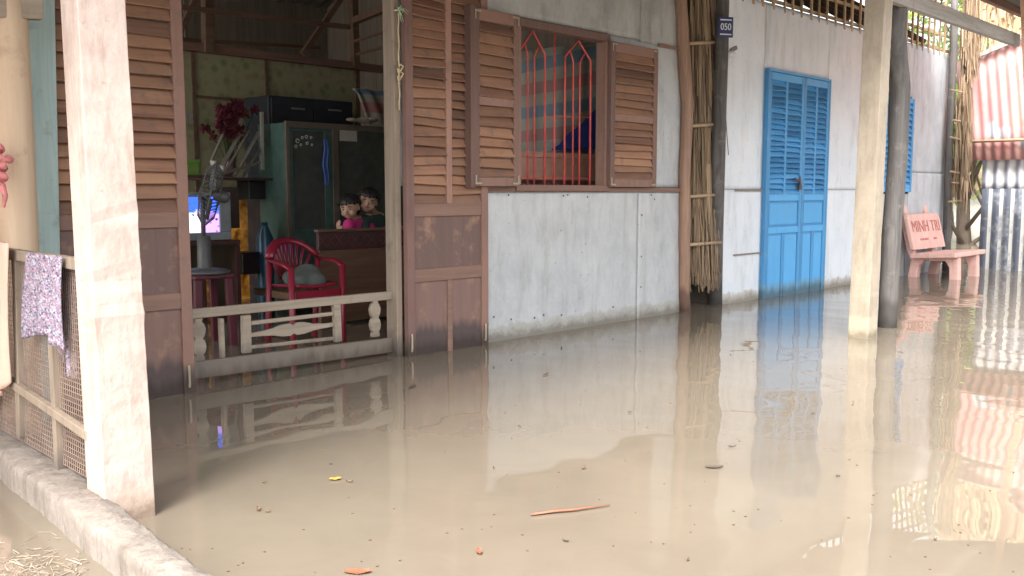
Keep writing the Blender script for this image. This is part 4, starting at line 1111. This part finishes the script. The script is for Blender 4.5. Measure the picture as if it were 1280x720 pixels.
# TV on stand with stool and fan
YTV = 6.2
tv0 = onY(216, 240, YTV).x; tv1 = onY(288, 240, YTV).x; tz1 = onY(250, 244, YTV).z; tz0 = onY(250, 301, YTV).z
tv = thing('television', 'grey box television showing a bright blue and violet picture', 'television', ((tv0 + tv1) / 2, YTV, tz0))
m_tv = plain('grey tv plastic', L(.24, .27, .28), .5)
fr = MB(); b_ = .035
sx1 = onY(275, 270, YTV).x; sz0 = onY(250, 291, YTV).z; sz1 = tz1 - .012
fr.box(tv0, tv1, YTV, YTV + .05, tz0, sz0).box(tv0, tv1, YTV, YTV + .05, sz1, tz1 + .02).box(sx1, tv1, YTV, YTV + .05, sz0, sz1).box(tv0, tv0 + .03, YTV, YTV + .05, sz0, sz1)
fr.build('casing', m_tv, tv, bevel=.006)
MB().hexa([(tv0 + .01, YTV + .051, tz0 + .01), (tv1 - .01, YTV + .051, tz0 + .01), (tv1 - .1, YTV + .4, tz0 + .03), (tv0 + .1, YTV + .4, tz0 + .03), (tv0 + .01, YTV + .051, tz1), (tv1 - .01, YTV + .051, tz1), (tv1 - .1, YTV + .4, tz1 - .08), (tv0 + .1, YTV + .4, tz1 - .08)]).build('tube_housing', m_tv, tv, bevel=.01)
m_scr = bpy.data.materials.new('lit screen'); n = NT(m_scr)
tc = n.add('ShaderNodeTexCoord'); sx = n.add('ShaderNodeSeparateXYZ'); n.link(tc.outputs['UV'], sx.inputs[0])
ns = n.noise(tc.outputs['UV'], 5, 2, .5)
ad = n.add('ShaderNodeMath', operation='MULTIPLY_ADD'); ad.inputs[1].default_value = .6; n.link(ns, ad.inputs[0]); n.link(sx.outputs[0], ad.inputs[2])
c1_ = n.ramp(ad.outputs[0], [(.3, L(.45, .6, .9)), (.55, L(.85, .9, 1)), (.85, L(.7, .45, .9)), (1.0, L(.55, .3, .95))])
up_ = n.add('ShaderNodeMath', operation='MULTIPLY_ADD'); up_.inputs[1].default_value = .35; n.link(ns, up_.inputs[0]); n.link(sx.outputs[1], up_.inputs[2])
c2_ = n.mix(n.ramp(up_.outputs[0], [(.72, K0), (.78, W0)]), c1_, L(.04, .12, .75))
n2 = n.noise(tc.outputs['UV'], 9, 1, .4); c3_ = n.mix(n.ramp(n2, [(.66, K0), (.70, W0)]), c2_, L(.02, .03, .12))
n.link(c3_, n.b.inputs['Emission Color']); n.b.inputs['Emission Strength'].default_value = .55; n.b.inputs['Base Color'].default_value = K0; n.b.inputs['Roughness'].default_value = .2
MB().grid(lambda u, v: (tv0 + .03 + (sx1 - tv0 - .03) * u, YTV + .015 - .01 * math.sin(u * 3.14) * math.sin(v * 3.14), sz0 + (sz1 - sz0) * v), 10, 8).build('screen', m_scr, tv, smooth=True)
# stand (open compartments)
m_std = plain('dark maroon laminate', L(.07, .03, .03), .4)
sA, sB = onY(205, 310, YTV - .02).x, onY(300, 310, YTV - .02).x; zt_ = tz0 - .004
std = thing('television_stand', 'dark maroon open stand under the television', 'stand', ((sA + sB) / 2, YTV, -.3))
MB().box(sA, sB, YTV - .03, YTV + .42, zt_ - .03, zt_).build('top', m_std, std, bevel=.003)
for xx in (sA, (sA + sB) / 2 - .015, sB - .03): MB().box(xx, xx + .03, YTV - .02, YTV + .40, -.3, zt_ - .032).build('upright_panel', m_std, std)
MB().box(sA + .03, sB - .03, YTV - .01, YTV + .40, .10, .125).build('shelf', m_std, std) if False else None
# green crate and small boxes above the TV, on a wall shelf
shp = onY(222, 222, 6.5); she = onY(300, 214, 6.5)
shf = MB().box(shp.x - .3, onY(262, 214, 6.5).x, 6.42, 6.7, onY(240, 219, 6.5).z - .02, onY(240, 219, 6.5).z)
tag(shf.build('wall_shelf', m_std), 'dark shelf board above the television', 'shelf')
zsf = onY(240, 219, 6.5).z + .003
gc = MB(); gx0 = onY(215, 205, 6.5).x; gx1 = onY(249, 205, 6.5).x; gzt = onY(235, 200, 6.5).z
gc.box(gx0, gx1, 6.5, 6.51, zsf, gzt).box(gx0, gx1, 6.68, 6.69, zsf, gzt).box(gx0, gx0 + .01, 6.51, 6.68, zsf, gzt).box(gx1 - .01, gx1, 6.51, 6.68, zsf, gzt).box(gx0 + .01, gx1 - .01, 6.51, 6.68, zsf, zsf + .01).box(gx0 - .006, gx1 + .006, 6.49, 6.4985, gzt - .02, gzt + .004)
tag(gc.build('green_crate', plain('lime plastic', L(.16, .30, .05), .5), bevel=.003), 'lime green plastic crate on the shelf above the television', 'crate')
wb = onY(234, 147, YB - .03)
cal = MB()
for r_ in range(2):
    for k in range(3): cal.box(wb.x - .06 + k * .042, wb.x - .024 + k * .042, YB - .012, YB - .004, wb.z + .0 - r_ * .05, wb.z + .04 - r_ * .05)
tag(cal.build('wall_cards', plain('pale card', L(.34, .34, .28), .8)), 'small pale cards pinned in two rows on the olive wall', 'wall cards')

# stool & fan
YF = 5.35
fb = onY(256, 338, YF)
stool = thing('plastic_stool', 'maroon plastic stool carrying the standing fan', 'stool', (fb.x, YF, -.3))
m_mp = plain('maroon plastic', L(.10, .018, .03), .4)
zs_ = fb.z - .02
MB().box(fb.x - .13, fb.x + .13, YF - .13, YF + .13, zs_ - .025, zs_).build('seat', m_mp, stool, bevel=.008)
for sx_ in (-1, 1):
    for sy_ in (-1, 1): MB().bar((fb.x + sx_ * .10, YF + sy_ * .10, zs_ - .026), (fb.x + sx_ * .13, YF + sy_ * .13, -.3), .045, .03).build('leg', m_mp, stool, bevel=.003)
fan = thing('pedestal_fan', 'grey pedestal fan turned sideways in front of the television', 'fan', (fb.x, YF, zs_))
m_fan = plain('grey fan plastic', L(.09, .09, .088), .5)
MB().lathe((fb.x, YF, zs_ + .002), [(0, 0), (.15, 0), (.155, .012), (.13, .025), (.04, .035), (0, .036)], 24).build('base', m_fan, fan, smooth=True)
ptop = onY(256, 295, YF); pn_ = onY(255, 262, YF)
MB().lathe((fb.x, YF, zs_ + .036), [(.045, 0), (.042, .02), (.04, ptop.z - zs_ - .036), (0, ptop.z - zs_ - .03)], 16).build('column', m_fan, fan, smooth=True)
hc = onY(263, 243, YF)
MB().tube([(fb.x, YF, ptop.z - .01), (fb.x, YF, pn_.z), (hc.x - .03, YF + .02, hc.z - .02)], [.014, .014, .02], 10).build('neck', m_fan, fan, smooth=True)
ax = (fh * -.30 - rt * .90 + Vector((0, 0, .22))).normalized()
hcw = Vector(hc)
cg = MB(); Rg = .205
u_ = ax.cross(Vector((0, 0, 1))).normalized(); v_ = ax.cross(u_)
for k in range(44):
    t = 2 * math.pi * k / 44; d = u_ * math.cos(t) + v_ * math.sin(t)
    for s_ in (-1, 1):
        cg.tube([hcw + d * .035 + ax * .06 * s_, hcw + d * Rg * .7 + ax * .05 * s_, hcw + d * Rg], .0022, 4, caps=False)
for rr_, aa in ((Rg, 0), (Rg * .7, .05), (Rg * .7, -.05), (.05, .062), (.05, -.062), (Rg * .4, .058)):
    cg.tube([hcw + (u_ * math.cos(t * .2618) + v_ * math.sin(t * .2618)) * rr_ + ax * aa for t in range(25)], .004 if rr_ == Rg else .0025, 6, caps=False)
cg.build('cage', m_fan, fan, smooth=True)
MB().lathe(hcw, [(0, .062), (.05, .06), (.05, .066), (0, .068)], 16, ax).build('badge', m_fan, fan)
MB().lathe(hcw - ax * .22, [(0, .1), (.025, .11), (.036, .13), (.036, .16), (.03, .2), (0, .2)], 16, ax).build('motor', m_fan, fan, smooth=True)
bl_ = MB()
for k in range(3):
    a0 = k * 2.094
    def bf(u, v, a0=a0):
        r_ = .03 + .13 * u; a_ = a0 + (v - .5) * 1.5 * (.5 + .5 * u); return hcw + (u_ * math.cos(a_) + v_ * math.sin(a_)) * r_ + ax * (.02 * (v - .5) * 2)
    bl_.grid(bf, 6, 8)
bl_.build('blades', plain('smoky blades', L(.2, .2, .21), .3), fan, smooth=True, solid=.002)

# flowers, a mirror reflection built as stripes and shelf clutter left of cupboard
YFl = 6.9
vc = onY(286, 165, YFl)
vase = thing('flower_bunch', 'big bunch of red and orange artificial flowers against the olive wall', 'flowers', (vc.x, YFl, vc.z - .35))
m_fr = plain('crimson petals', L(.17, .03, .05), .8, var=.4); m_fo = plain('orange petals', L(.2, .09, .045), .7, var=.3); m_gs = plain('dull green stems', L(.06, .09, .03), .8)
def petals(c, r_, mat, nm):
    o = MB()
    for k in range(16):
        d = Vector((rnd(-1, 1), rnd(-1, .2), rnd(-1, 1))).normalized(); s_ = d.orthogonal().normalized() * r_ * .42; e = d.cross(s_).normalized() * r_ * .1
        o.poly([c, c + d * r_ * .6 + s_, c + d * r_, c + d * r_ * .6 - s_, c + d * r_ * .6 + e], [(0, 1, 4), (1, 2, 4), (2, 3, 4), (3, 0, 4)])
    o.build(nm, mat, vase, solid=.002)
stm = MB()
for i in range(20):
    px, py = rnd(256, 300), rnd(136, 176); big = i < 7
    if big: px, py = rnd(278, 300), rnd(134, 168)
    c = onY(px, py, YFl + rnd(-.08, .05)); petals(c, .085 if big else rnd(.045, .07), m_fr if (big or random.random() < .7) else m_fo, 'blossom')
    stm.tube([Vector((vc.x, YFl, vc.z - .33)), Vector(c).lerp(Vector((vc.x, YFl, vc.z - .3)), .5) + Vector((rnd(-.03, .03), 0, .05)), c], .004, 5)
for px, py in ((300, 138), (318, 137), (307, 143)):
    c = onY(px, py, YFl); petals(c, .05, m_fo if px != 318 else m_fr, 'blossom'); stm.tube([Vector((vc.x, YFl, vc.z - .33)), c], .004, 5)
stm.build('stem', m_gs, vase)
MB().lathe((vc.x, YFl, vc.z - .36), [(0, 0), (.05, 0), (.06, .05), (.045, .11), (.055, .15), (.045, .15), (.035, .11)], 16).build('vase', plain('dark vase', L(.10, .05, .04), .3), vase, smooth=True)
shl = MB().box(onY(243, 185, YFl).x, onY(334, 185, YFl).x, YFl - .12, YFl + .3, vc.z - .385, vc.z - .365)
tag(shl.build('altar_shelf', m_std), 'dark wall shelf under the red flowers', 'shelf')
m_lp = wood('pale mirror stripes and stick', L(.16, .14, .12), L(.27, .24, .2), None, 'z')
for i, (a_, b_) in enumerate((((262, 205), (282, 160)), ((272, 218), (300, 168)), ((281, 216), (312, 163)), ((293, 220), (324, 165)), ((304, 221), (330, 178)))):  # a mirror's reflection of the roof corrugation, built as pale slanting bars
    o = MB().bar(onY(a_[0], a_[1], 6.66), onY(b_[0], b_[1], 6.85), .035 if i % 2 else .02, .012)
    tag(o.build('mirror_stripe', m_lp), 'pale slanting stripe of a mirror reflection below the red flowers', 'reflection stripe', 'slanting reflection stripes below the flowers')
o = MB().bar(onY(328, 212, 6.8), onY(327, 140, 6.8), .025, .02, (0, 1, 0)); tag(o.build('upright_strip', plain('pale strip', L(.38, .37, .33), .6)), 'upright pale strip left of the black cupboard', 'strip')
o = MB().bar(onY(262, 222, 6.6), onY(325, 203, 6.7), .02, .02); tag(o.build('fallen_stick', m_lp), 'pale stick lying across the clutter above the television', 'stick')
# clutter: dark boxes, bottles, lamps by the tv
def boxthing(name, label, cat, px0, py0, px1, py1, Y, dep, mat, group=None):
    a_ = onY(px0, py0, Y); b_ = onY(px1, py1, Y)
    o = MB().box(a_.x, b_.x, Y, Y + dep, b_.z, a_.z)
    # lid edge so it is not a bare block
    o.box(a_.x - .006, b_.x + .006, Y - .006, Y + dep + .006, a_.z + .001, a_.z + .012)
    return tag(o.build(name, mat, bevel=.004), label, cat, group)
boxthing('loudspeaker_box', 'dark square box left of the golden sheet, on a tall stack', 'box', 311, 226, 333, 249, 6.9, .2, m_black)
m_db = plain('dark brown carton', L(.05, .035, .03), .8)
boxthing('tall_carton', 'tall dark carton between the television and the golden sheet', 'carton', 287, 236, 300, 285, 6.5, .2, m_db)
boxthing('storage_box', 'black box standing below the golden sheet', 'box', 303, 318, 325, 342, 6.6, .2, m_black)
o = MB(); bb_ = onY(332, 340, 6.7); o.lathe(Vector((bb_.x, 6.7, -.3)), [(0, 0), (.06, 0), (.07, .3), (.07, onY(332, 290, 6.7).z + .25), (.03, onY(332, 283, 6.7).z + .3), (.03, onY(332, 278, 6.7).z + .3), (0, onY(332, 278, 6.7).z + .3)], 14)
tag(o.build('water_bottle', plain('blue plastic', L(.03, .10, .17), .3), smooth=True), 'tall blue plastic bottle standing left of the red armchair', 'bottle')
m_lampw = plain('white enamel', L(.7, .68, .6), .3)
for px, py, lb in ((267, 205, 'small white altar cup above the fan'), (277, 211, 'tiny white cup right of the altar cup'), (307, 221, 'white cup on the dark box')):
    c = onY(px, py, 6.55 if px < 300 else 6.95)
    tag(MB().lathe(c - Vector((0, 0, .02)), [(0, 0), (.016, 0), (.024, .02), (.022, .045), (.018, .045), (.014, .01)], 12).build('cup', m_lampw, smooth=True), lb, 'cup')
# golden translucent sheet covering the rear doorway, with daylight behind
m_gold = bpy.data.materials.new('golden translucent sheet'); n = NT(m_gold)
v = n.coord(); ns = n.noise(v, 9, 5, .6)
gc_ = n.ramp(ns, [(.35, L(.35, .17, .05)), (.6, L(1, .68, .27))])
tr_ = n.add('ShaderNodeBsdfTranslucent'); n.link(gc_, tr_.inputs[0]); n.link(gc_, n.b.inputs['Base Color']); mx = n.add('ShaderNodeMixShader'); mx.inputs[0].default_value = .8
n.link(n.b.outputs[0], mx.inputs[1]); n.link(tr_.outputs[0], mx.inputs[2]); n.link(mx.outputs[0], n.out.inputs[0])
zlo = -.3
o = MB().grid(lambda u, v: (ox0 + .01 + (ox1 - ox0 - .02) * u, YB + .05 + .02 * math.sin(u * 17 + v * 5), zlo + (oz - .01 - zlo) * v), 20, 12)
tag(o.build('golden_curtain', m_gold, smooth=True, solid=.002), 'golden translucent sheet glowing in the rear doorway', 'curtain')
# window-side interior: striped tarp, blue cloth, salmon board
m_tarp = striped('striped tarpaulin', [L(.62, .64, .56), L(.60, .36, .34), L(.62, .64, .56), L(.28, .45, .56)])
Yt = 4.95
ta = onY(640, 84, Yt); tb = onY(800, 40, Yt); tc0 = onY(640, 232, Yt); td = onY(800, 232, Yt)
def tf(u, v):
    top = ta.z + (tb.z - ta.z) * u; bot = tc0.z - .1
    return (ta.x - .5 + (tb.x - ta.x + .6) * u, Yt + .025 * math.sin(u * 21) + .015 * math.sin(u * 47 + 2), bot + (top - bot) * v)
o = MB().grid(tf, 60, 10); o.uv = {k: (u1, v1 * 3.3 - u1 * .3 * v1) for k, (u1, v1) in o.uv.items()}
tag(o.build('striped_tarpaulin', m_tarp, smooth=True, solid=.003), 'red, blue and grey striped tarpaulin hanging behind the window bars', 'tarpaulin')
b1_, b2_, b3_, b4_ = onY(690, 188, 4.8), onY(765, 186, 4.8), onY(765, 118, 4.8), onY(742, 138, 4.8)
def q4(u, v):
    lo_ = Vector(b1_).lerp(Vector(b2_), u); hi_ = Vector(onY(697, 181, 4.8)).lerp(Vector(b3_), u) ; p_ = lo_.lerp(hi_, v); return p_ + Vector((0, .015 * math.sin(u * 15 + v * 5), 0))
tag(MB().grid(q4, 16, 10).build('blue_cloth', plain('royal blue cloth', L(.03, .06, .28), .8), smooth=True, solid=.004), 'royal blue cloth draped at the lower right behind the window bars', 'cloth')
s0, s1 = onY(640, 190, 4.7), onY(770, 226, 4.7)
sb = MB().box(s0.x, s1.x, 4.7, 4.73, s1.z, s0.z).box(s0.x, s1.x, 4.685, 4.6985, s0.z - .03, s0.z + .01)
tag(sb.build('headboard', plain('salmon board', L(.50, .27, .2), .7), bevel=.003), 'salmon coloured board low behind the window bars', 'headboard')
# cushions on cupboard top etc.

# ------------------------------------------------------------------ children
m_skin = bpy.data.materials.new('child skin'); n = NT(m_skin)
n.b.inputs['Base Color'].default_value = L(.50, .31, .21); n.b.inputs['Roughness'].default_value = .5
n.b.inputs['Subsurface Weight'].default_value = .1; n.b.inputs['Subsurface Radius'].default_value = (.01, .004, .002)
m_hair = wood('black hair', L(.010, .008, .007), L(.022, .018, .016), None, 'z', rough=.5, island=False)
m_eye = plain('dark iris', L(.012, .008, .006), .15, bump=0, var=0); m_ew = plain('eye white', L(.6, .58, .54), .3, bump=0, var=0); m_lip = plain('lip', L(.36, .12, .10), .45, bump=0, var=.05)
def capsule(o, p, q, ra, rb_):
    p = Vector(p); q = Vector(q); k = 6
    o.tube([p.lerp(q, i / k) for i in range(k + 1)], [ra + (rb_ - ra) * i / k for i in range(k + 1)], 14); o.ell(p, (ra,) * 3, 14, 8); o.ell(q, (rb_,) * 3, 14, 8)
def hand(o, wrist, d, nrm, s=1.0, curl=.6):
    """palm + five bent fingers + thumb leaving the palm side"""
    d = Vector(d).normalized(); nrm = (Vector(nrm) - d * d.dot(Vector(nrm))).normalized(); sd = d.cross(nrm); w_ = Vector(wrist)
    for k in (-1, 0, 1): capsule(o, w_ + sd * k * .010 * s, w_ + d * .045 * s + sd * k * .014 * s, .011 * s, .010 * s)
    for k, l in zip((-1.5, -.5, .5, 1.5), (.036, .043, .040, .031)):
        b = w_ + d * .047 * s + sd * k * .0115 * s; d1 = (d + nrm * curl * .5).normalized(); d2 = (d + nrm * curl * 1.6).normalized()
        m1 = b + d1 * l * .5 * s; capsule(o, b, m1, .0065 * s, .006 * s); capsule(o, m1, m1 + d2 * l * .5 * s, .006 * s, .005 * s)
    tb_ = w_ + d * .012 * s - sd * .018 * s; t1_ = tb_ + (d * .6 - sd * .8).normalized() * .022 * s; capsule(o, tb_, t1_, .0085 * s, .007 * s); capsule(o, t1_, t1_ + (d - sd * .2 + nrm * .4).normalized() * .02 * s, .007 * s, .0055 * s)
def child(label, Hd, look, tilt, neck, chest, hip, arms, shirt_mat, long_hair, sleeve, pants=None):
    root = thing('person', label, 'person', (hip[0], hip[1], .21))
    z_ = Vector((0, 0, 1)); fwd_ = Vector(look).normalized(); sd = fwd_.cross(z_).normalized(); upp = sd.cross(fwd_)
    upp = Matrix.Rotation(tilt, 3, fwd_) @ upp; sd = Matrix.Rotation(tilt, 3, fwd_) @ sd
    Rm = Matrix((sd, fwd_, upp)).transposed()        # local x = side, y = face, z = up
    H = Vector(Hd); HS = Vector((.97, .97, .84)); lo = lambda x, y, z: H + Rm @ Vector((x * HS.x, y * HS.y, z * HS.z))
    b = MB()
    b.ell(lo(0, -.012, .018), (.070, .081, .073), 24, 16, Rm)      # cranium
    b.ell(lo(0, .012, -.03), (.055, .058, .058), 20, 14, Rm)                       # face
    b.ell(lo(0, .03, -.072), (.028, .026, .02), 14, 10, Rm)                         # chin
    for s_ in (-1, 1):
        b.ell(lo(s_ * .032, .045, -.042), (.024, .022, .024), 12, 8, Rm)           # cheeks
        b.ell(lo(s_ * .069, -.014, -.015), (.008, .013, .019), 12, 8, Rm)          # ears
    b.ell(lo(0, .076, -.022), (.011, .014, .012), 10, 8, Rm); b.ell(lo(0, .070, -.008), (.007, .008, .018), 10, 8, Rm)   # nose
    nk = Vector(neck); capsule(b, lo(0, -.015, -.05), nk, .030, .034)
    c = Vector(chest); h = Vector(hip)
    ac = (c - h).normalized(); across = (Vector(arms[1][0]) - Vector(arms[0][0])).normalized()
    for k in (-1, 0, 1):
        capsule(b, nk + across * k * .03 - z_ * .02, c + across * k * .045, .035, .062); capsule(b, c + across * k * .045, h + across * k * .04, .062, .066)
    for sh_, el, wr, hd_, hn in arms:
        capsule(b, nk.lerp(Vector(sh_), .5), sh_, .034, .032); capsule(b, sh_, el, .030, .024); capsule(b, el, wr, .023, .015); hand(b, wr, hd_, hn, .85)
    for s_ in (-1, 1):   # kneeling legs
        hp = h + across * s_ * .05; kn = hp + Vector((0, .02, -.16)); kn.z = .26; capsule(b, hp, kn, .055, .042); capsule(b, kn, kn + Vector((.0, .24, -.01)), .04, .028)
    b.build('body', m_skin, root, remesh=.0045)
    s = MB(); e_ = .011
    for k in (-1, 0, 1):
        capsule(s, nk + across * k * .034 - z_ * .045, c + across * k * .048, .038 + e_, .062 + e_); capsule(s, c + across * k * .048, h + across * k * .042, .062 + e_, .068 + e_)
    for sh_, el, wr, _, _ in arms:
        sh_ = Vector(sh_); el = Vector(el); capsule(s, nk.lerp(sh_, .6) - z_ * .01, sh_, .034 + e_ * .7, .034 + e_); capsule(s, sh_, sh_.lerp(el, sleeve), .032 + e_, .029 + e_)
        if sleeve >= 1: capsule(s, el, el.lerp(Vector(wr), .75), .028 + e_ * .6, .02 + e_ * .5)
    s.build('shirt', shirt_mat, root, remesh=.007)
    if pants:
        t = MB()
        for s_ in (-1, 1):
            hp = h + across * s_ * .05; kn = hp + Vector((0, .02, -.16)); kn.z = .26; capsule(t, hp, kn, .066, .052); capsule(t, kn, kn + Vector((.0, .22, -.01)), .05, .038)
        t.build('trousers', pants, root, remesh=.009)
    # hair: shell over the cranium, open at the face, a slight fringe
    hr = MB(); nu, nv = 40, 26; keep = {}
    for j in range(nv + 1):
        th = math.pi * j / nv
        for i in range(nu):
            ph = 2 * math.pi * i / nu; d = Vector((math.sin(th) * math.cos(ph), math.sin(th) * math.sin(ph), math.cos(th)))
            wob = 1 + .02 * math.sin(ph * 17) + .015 * math.sin(ph * 31 + th * 9)
            hr.v.append(lo(d.x * .083 * wob, -.012 + d.y * .096 * wob, .020 + d.z * .095 * wob - (.02 if (long_hair and d.z < -.2) else 0)))
            keep[(j, i)] = d
    for j in range(nv):
        for i in range(nu):
            d = keep[(j, i)]
            lim_front = .30 + .10 * math.sin(i * 2.4); ok = d.z > lim_front if d.y > .25 else (d.z > (-.75 if long_hair else -.35) if d.y < -.1 else d.z > .02 + .9 * (d.y + .1) * .8)
            if ok: hr.f.append((j * nu + i, j * nu + (i + 1) % nu, (j + 1) * nu + (i + 1) % nu, (j + 1) * nu + i))
    hr.build('hair', m_hair, root, smooth=True, solid=.012)
    for s_ in (-1, 1):
        e = MB().ell(lo(s_ * .028, .0645, -.004), (.0095, .005, .0052), 12, 8, Rm).build('eye', m_ew, root, smooth=True)
        MB().ell(lo(s_ * .028, .0675, -.004), (.0052, .003, .005), 12, 8, Rm).build('pupil', m_eye, e, smooth=True)
        MB().tube([lo(s_ * .016, .074, .014), lo(s_ * .030, .073, .019), lo(s_ * .044, .064, .014)], [.002, .003, .0015], 6).build('eyebrow', m_hair, root, smooth=True)
    MB().tube([lo(-.019, .064, -.051), lo(-.008, .071, -.048), lo(.008, .071, -.048), lo(.019, .064, -.051)], [.002, .0045, .0045, .002], 8).build('mouth', m_lip, root, smooth=True)
    return root
YK = 5.68
hA = onY(437, 259, YK); hB = onY(460, 251, YK - .04)
toC = lambda p: (CAM - p)
m_pinks = plain('hot pink cotton', L(.55, .035, .20), .85, var=.15, scale=20, bump=.3); m_greens = plain('dark green cotton', L(.035, .065, .055), .9, scale=20, bump=.3)
boardz = dA.z
lA = toC(hA); lA.z = -.0; lA = Matrix.Rotation(R(-20), 3, 'Z') @ lA.normalized() + Vector((0, 0, -.18))
lB = toC(hB); lB.z = 0; lB = lB.normalized() + Vector((0, 0, -.08))
def K(px, py, dy=0): return onY(px, py, YK + dy)
X_ = Vector
child('small girl in a hot pink shirt leaning on the divan backboard, hand raised', hA, lA, R(4), K(444, 271, .05), K(453, 288, .10), K(458, 318, .14),
      [(K(436, 281, .02), K(436, 296, -.04), K(424, 288, -.09), (-.25, -.1, 1), (1, .2, 0)), (K(459, 279, .06), K(468, 296, .02), K(458, 291, -.11), (-1, -.15, .1), (0, -.3, -1))], m_pinks, True, .45, m_pinks)
child('small boy in a dark green shirt and pink trousers hugging the girl on the divan', hB, lB, R(-10), K(467, 266, .06), K(478, 284, .12), K(486, 318, .18),
      [(K(455, 277, .04), K(456, 297, -.02), K(446, 292, -.10), (-1, -.15, .0), (0, -.3, -1)), (K(483, 275, .09), K(488, 296, .03), K(472, 290, -.12), (-1, -.1, .1), (0, -.3, -1))], m_greens, False, .5, m_pinks)
pk = MB()
for k in range(5): pk.ell(K(478 + k * 5, 289 - k * .8, -.06), (.05, .04, .035), 12, 8)
tag(pk.build('pink_blanket', m_pinks, remesh=.009), 'hot pink cloth bunched on the backboard right of the boy', 'cloth')

# ------------------------------------------------------------------ light
SUN_EL, SUN_AZ = 52, 205    # direction towards the sun: azimuth measured from +X, counter-clockwise
wd_ = bpy.data.worlds.new('World'); scene.world = wd_; wd_.use_nodes = True
nt = wd_.node_tree; bg = nt.nodes['Background']
sky = nt.nodes.new('ShaderNodeTexSky'); sky.sky_type = 'NISHITA'; sky.sun_disc = False
sdir = Vector((math.cos(R(SUN_AZ)) * math.cos(R(SUN_EL)), math.sin(R(SUN_AZ)) * math.cos(R(SUN_EL)), math.sin(R(SUN_EL))))
sky.sun_elevation = R(SUN_EL); sky.sun_rotation = math.atan2(sdir.x, sdir.y)
sky.dust_density = 6; sky.air_density = 1.0; sky.ozone_density = 1
hs = nt.nodes.new('ShaderNodeHueSaturation'); hs.inputs['Saturation'].default_value = .30; hs.inputs['Value'].default_value = 1.0
wm = nt.nodes.new('ShaderNodeMix'); wm.data_type = 'RGBA'; wm.blend_type = 'MULTIPLY'; wm.inputs[0].default_value = 1; wm.inputs[7].default_value = (.99, 1.0, 1.0, 1)
nt.links.new(sky.outputs[0], hs.inputs['Color']); nt.links.new(hs.outputs[0], wm.inputs[6]); nt.links.new(wm.outputs[2], bg.inputs[0]); bg.inputs[1].default_value = .15
sl = bpy.data.lights.new('sun', 'SUN'); sl.energy = 1.5; sl.angle = R(25); sl.color = (1, .97, .93)
so = bpy.data.objects.new('sun', sl); C.objects.link(so); so.rotation_euler = (-sdir).to_track_quat('-Z', 'Y').to_euler()
scene.view_settings.view_transform = 'Standard'; scene.view_settings.look = 'None'
scene.view_settings.exposure = 2.08; scene.view_settings.gamma = 1
scene.render.engine = 'CYCLES'
scene.cycles.max_bounces = 8
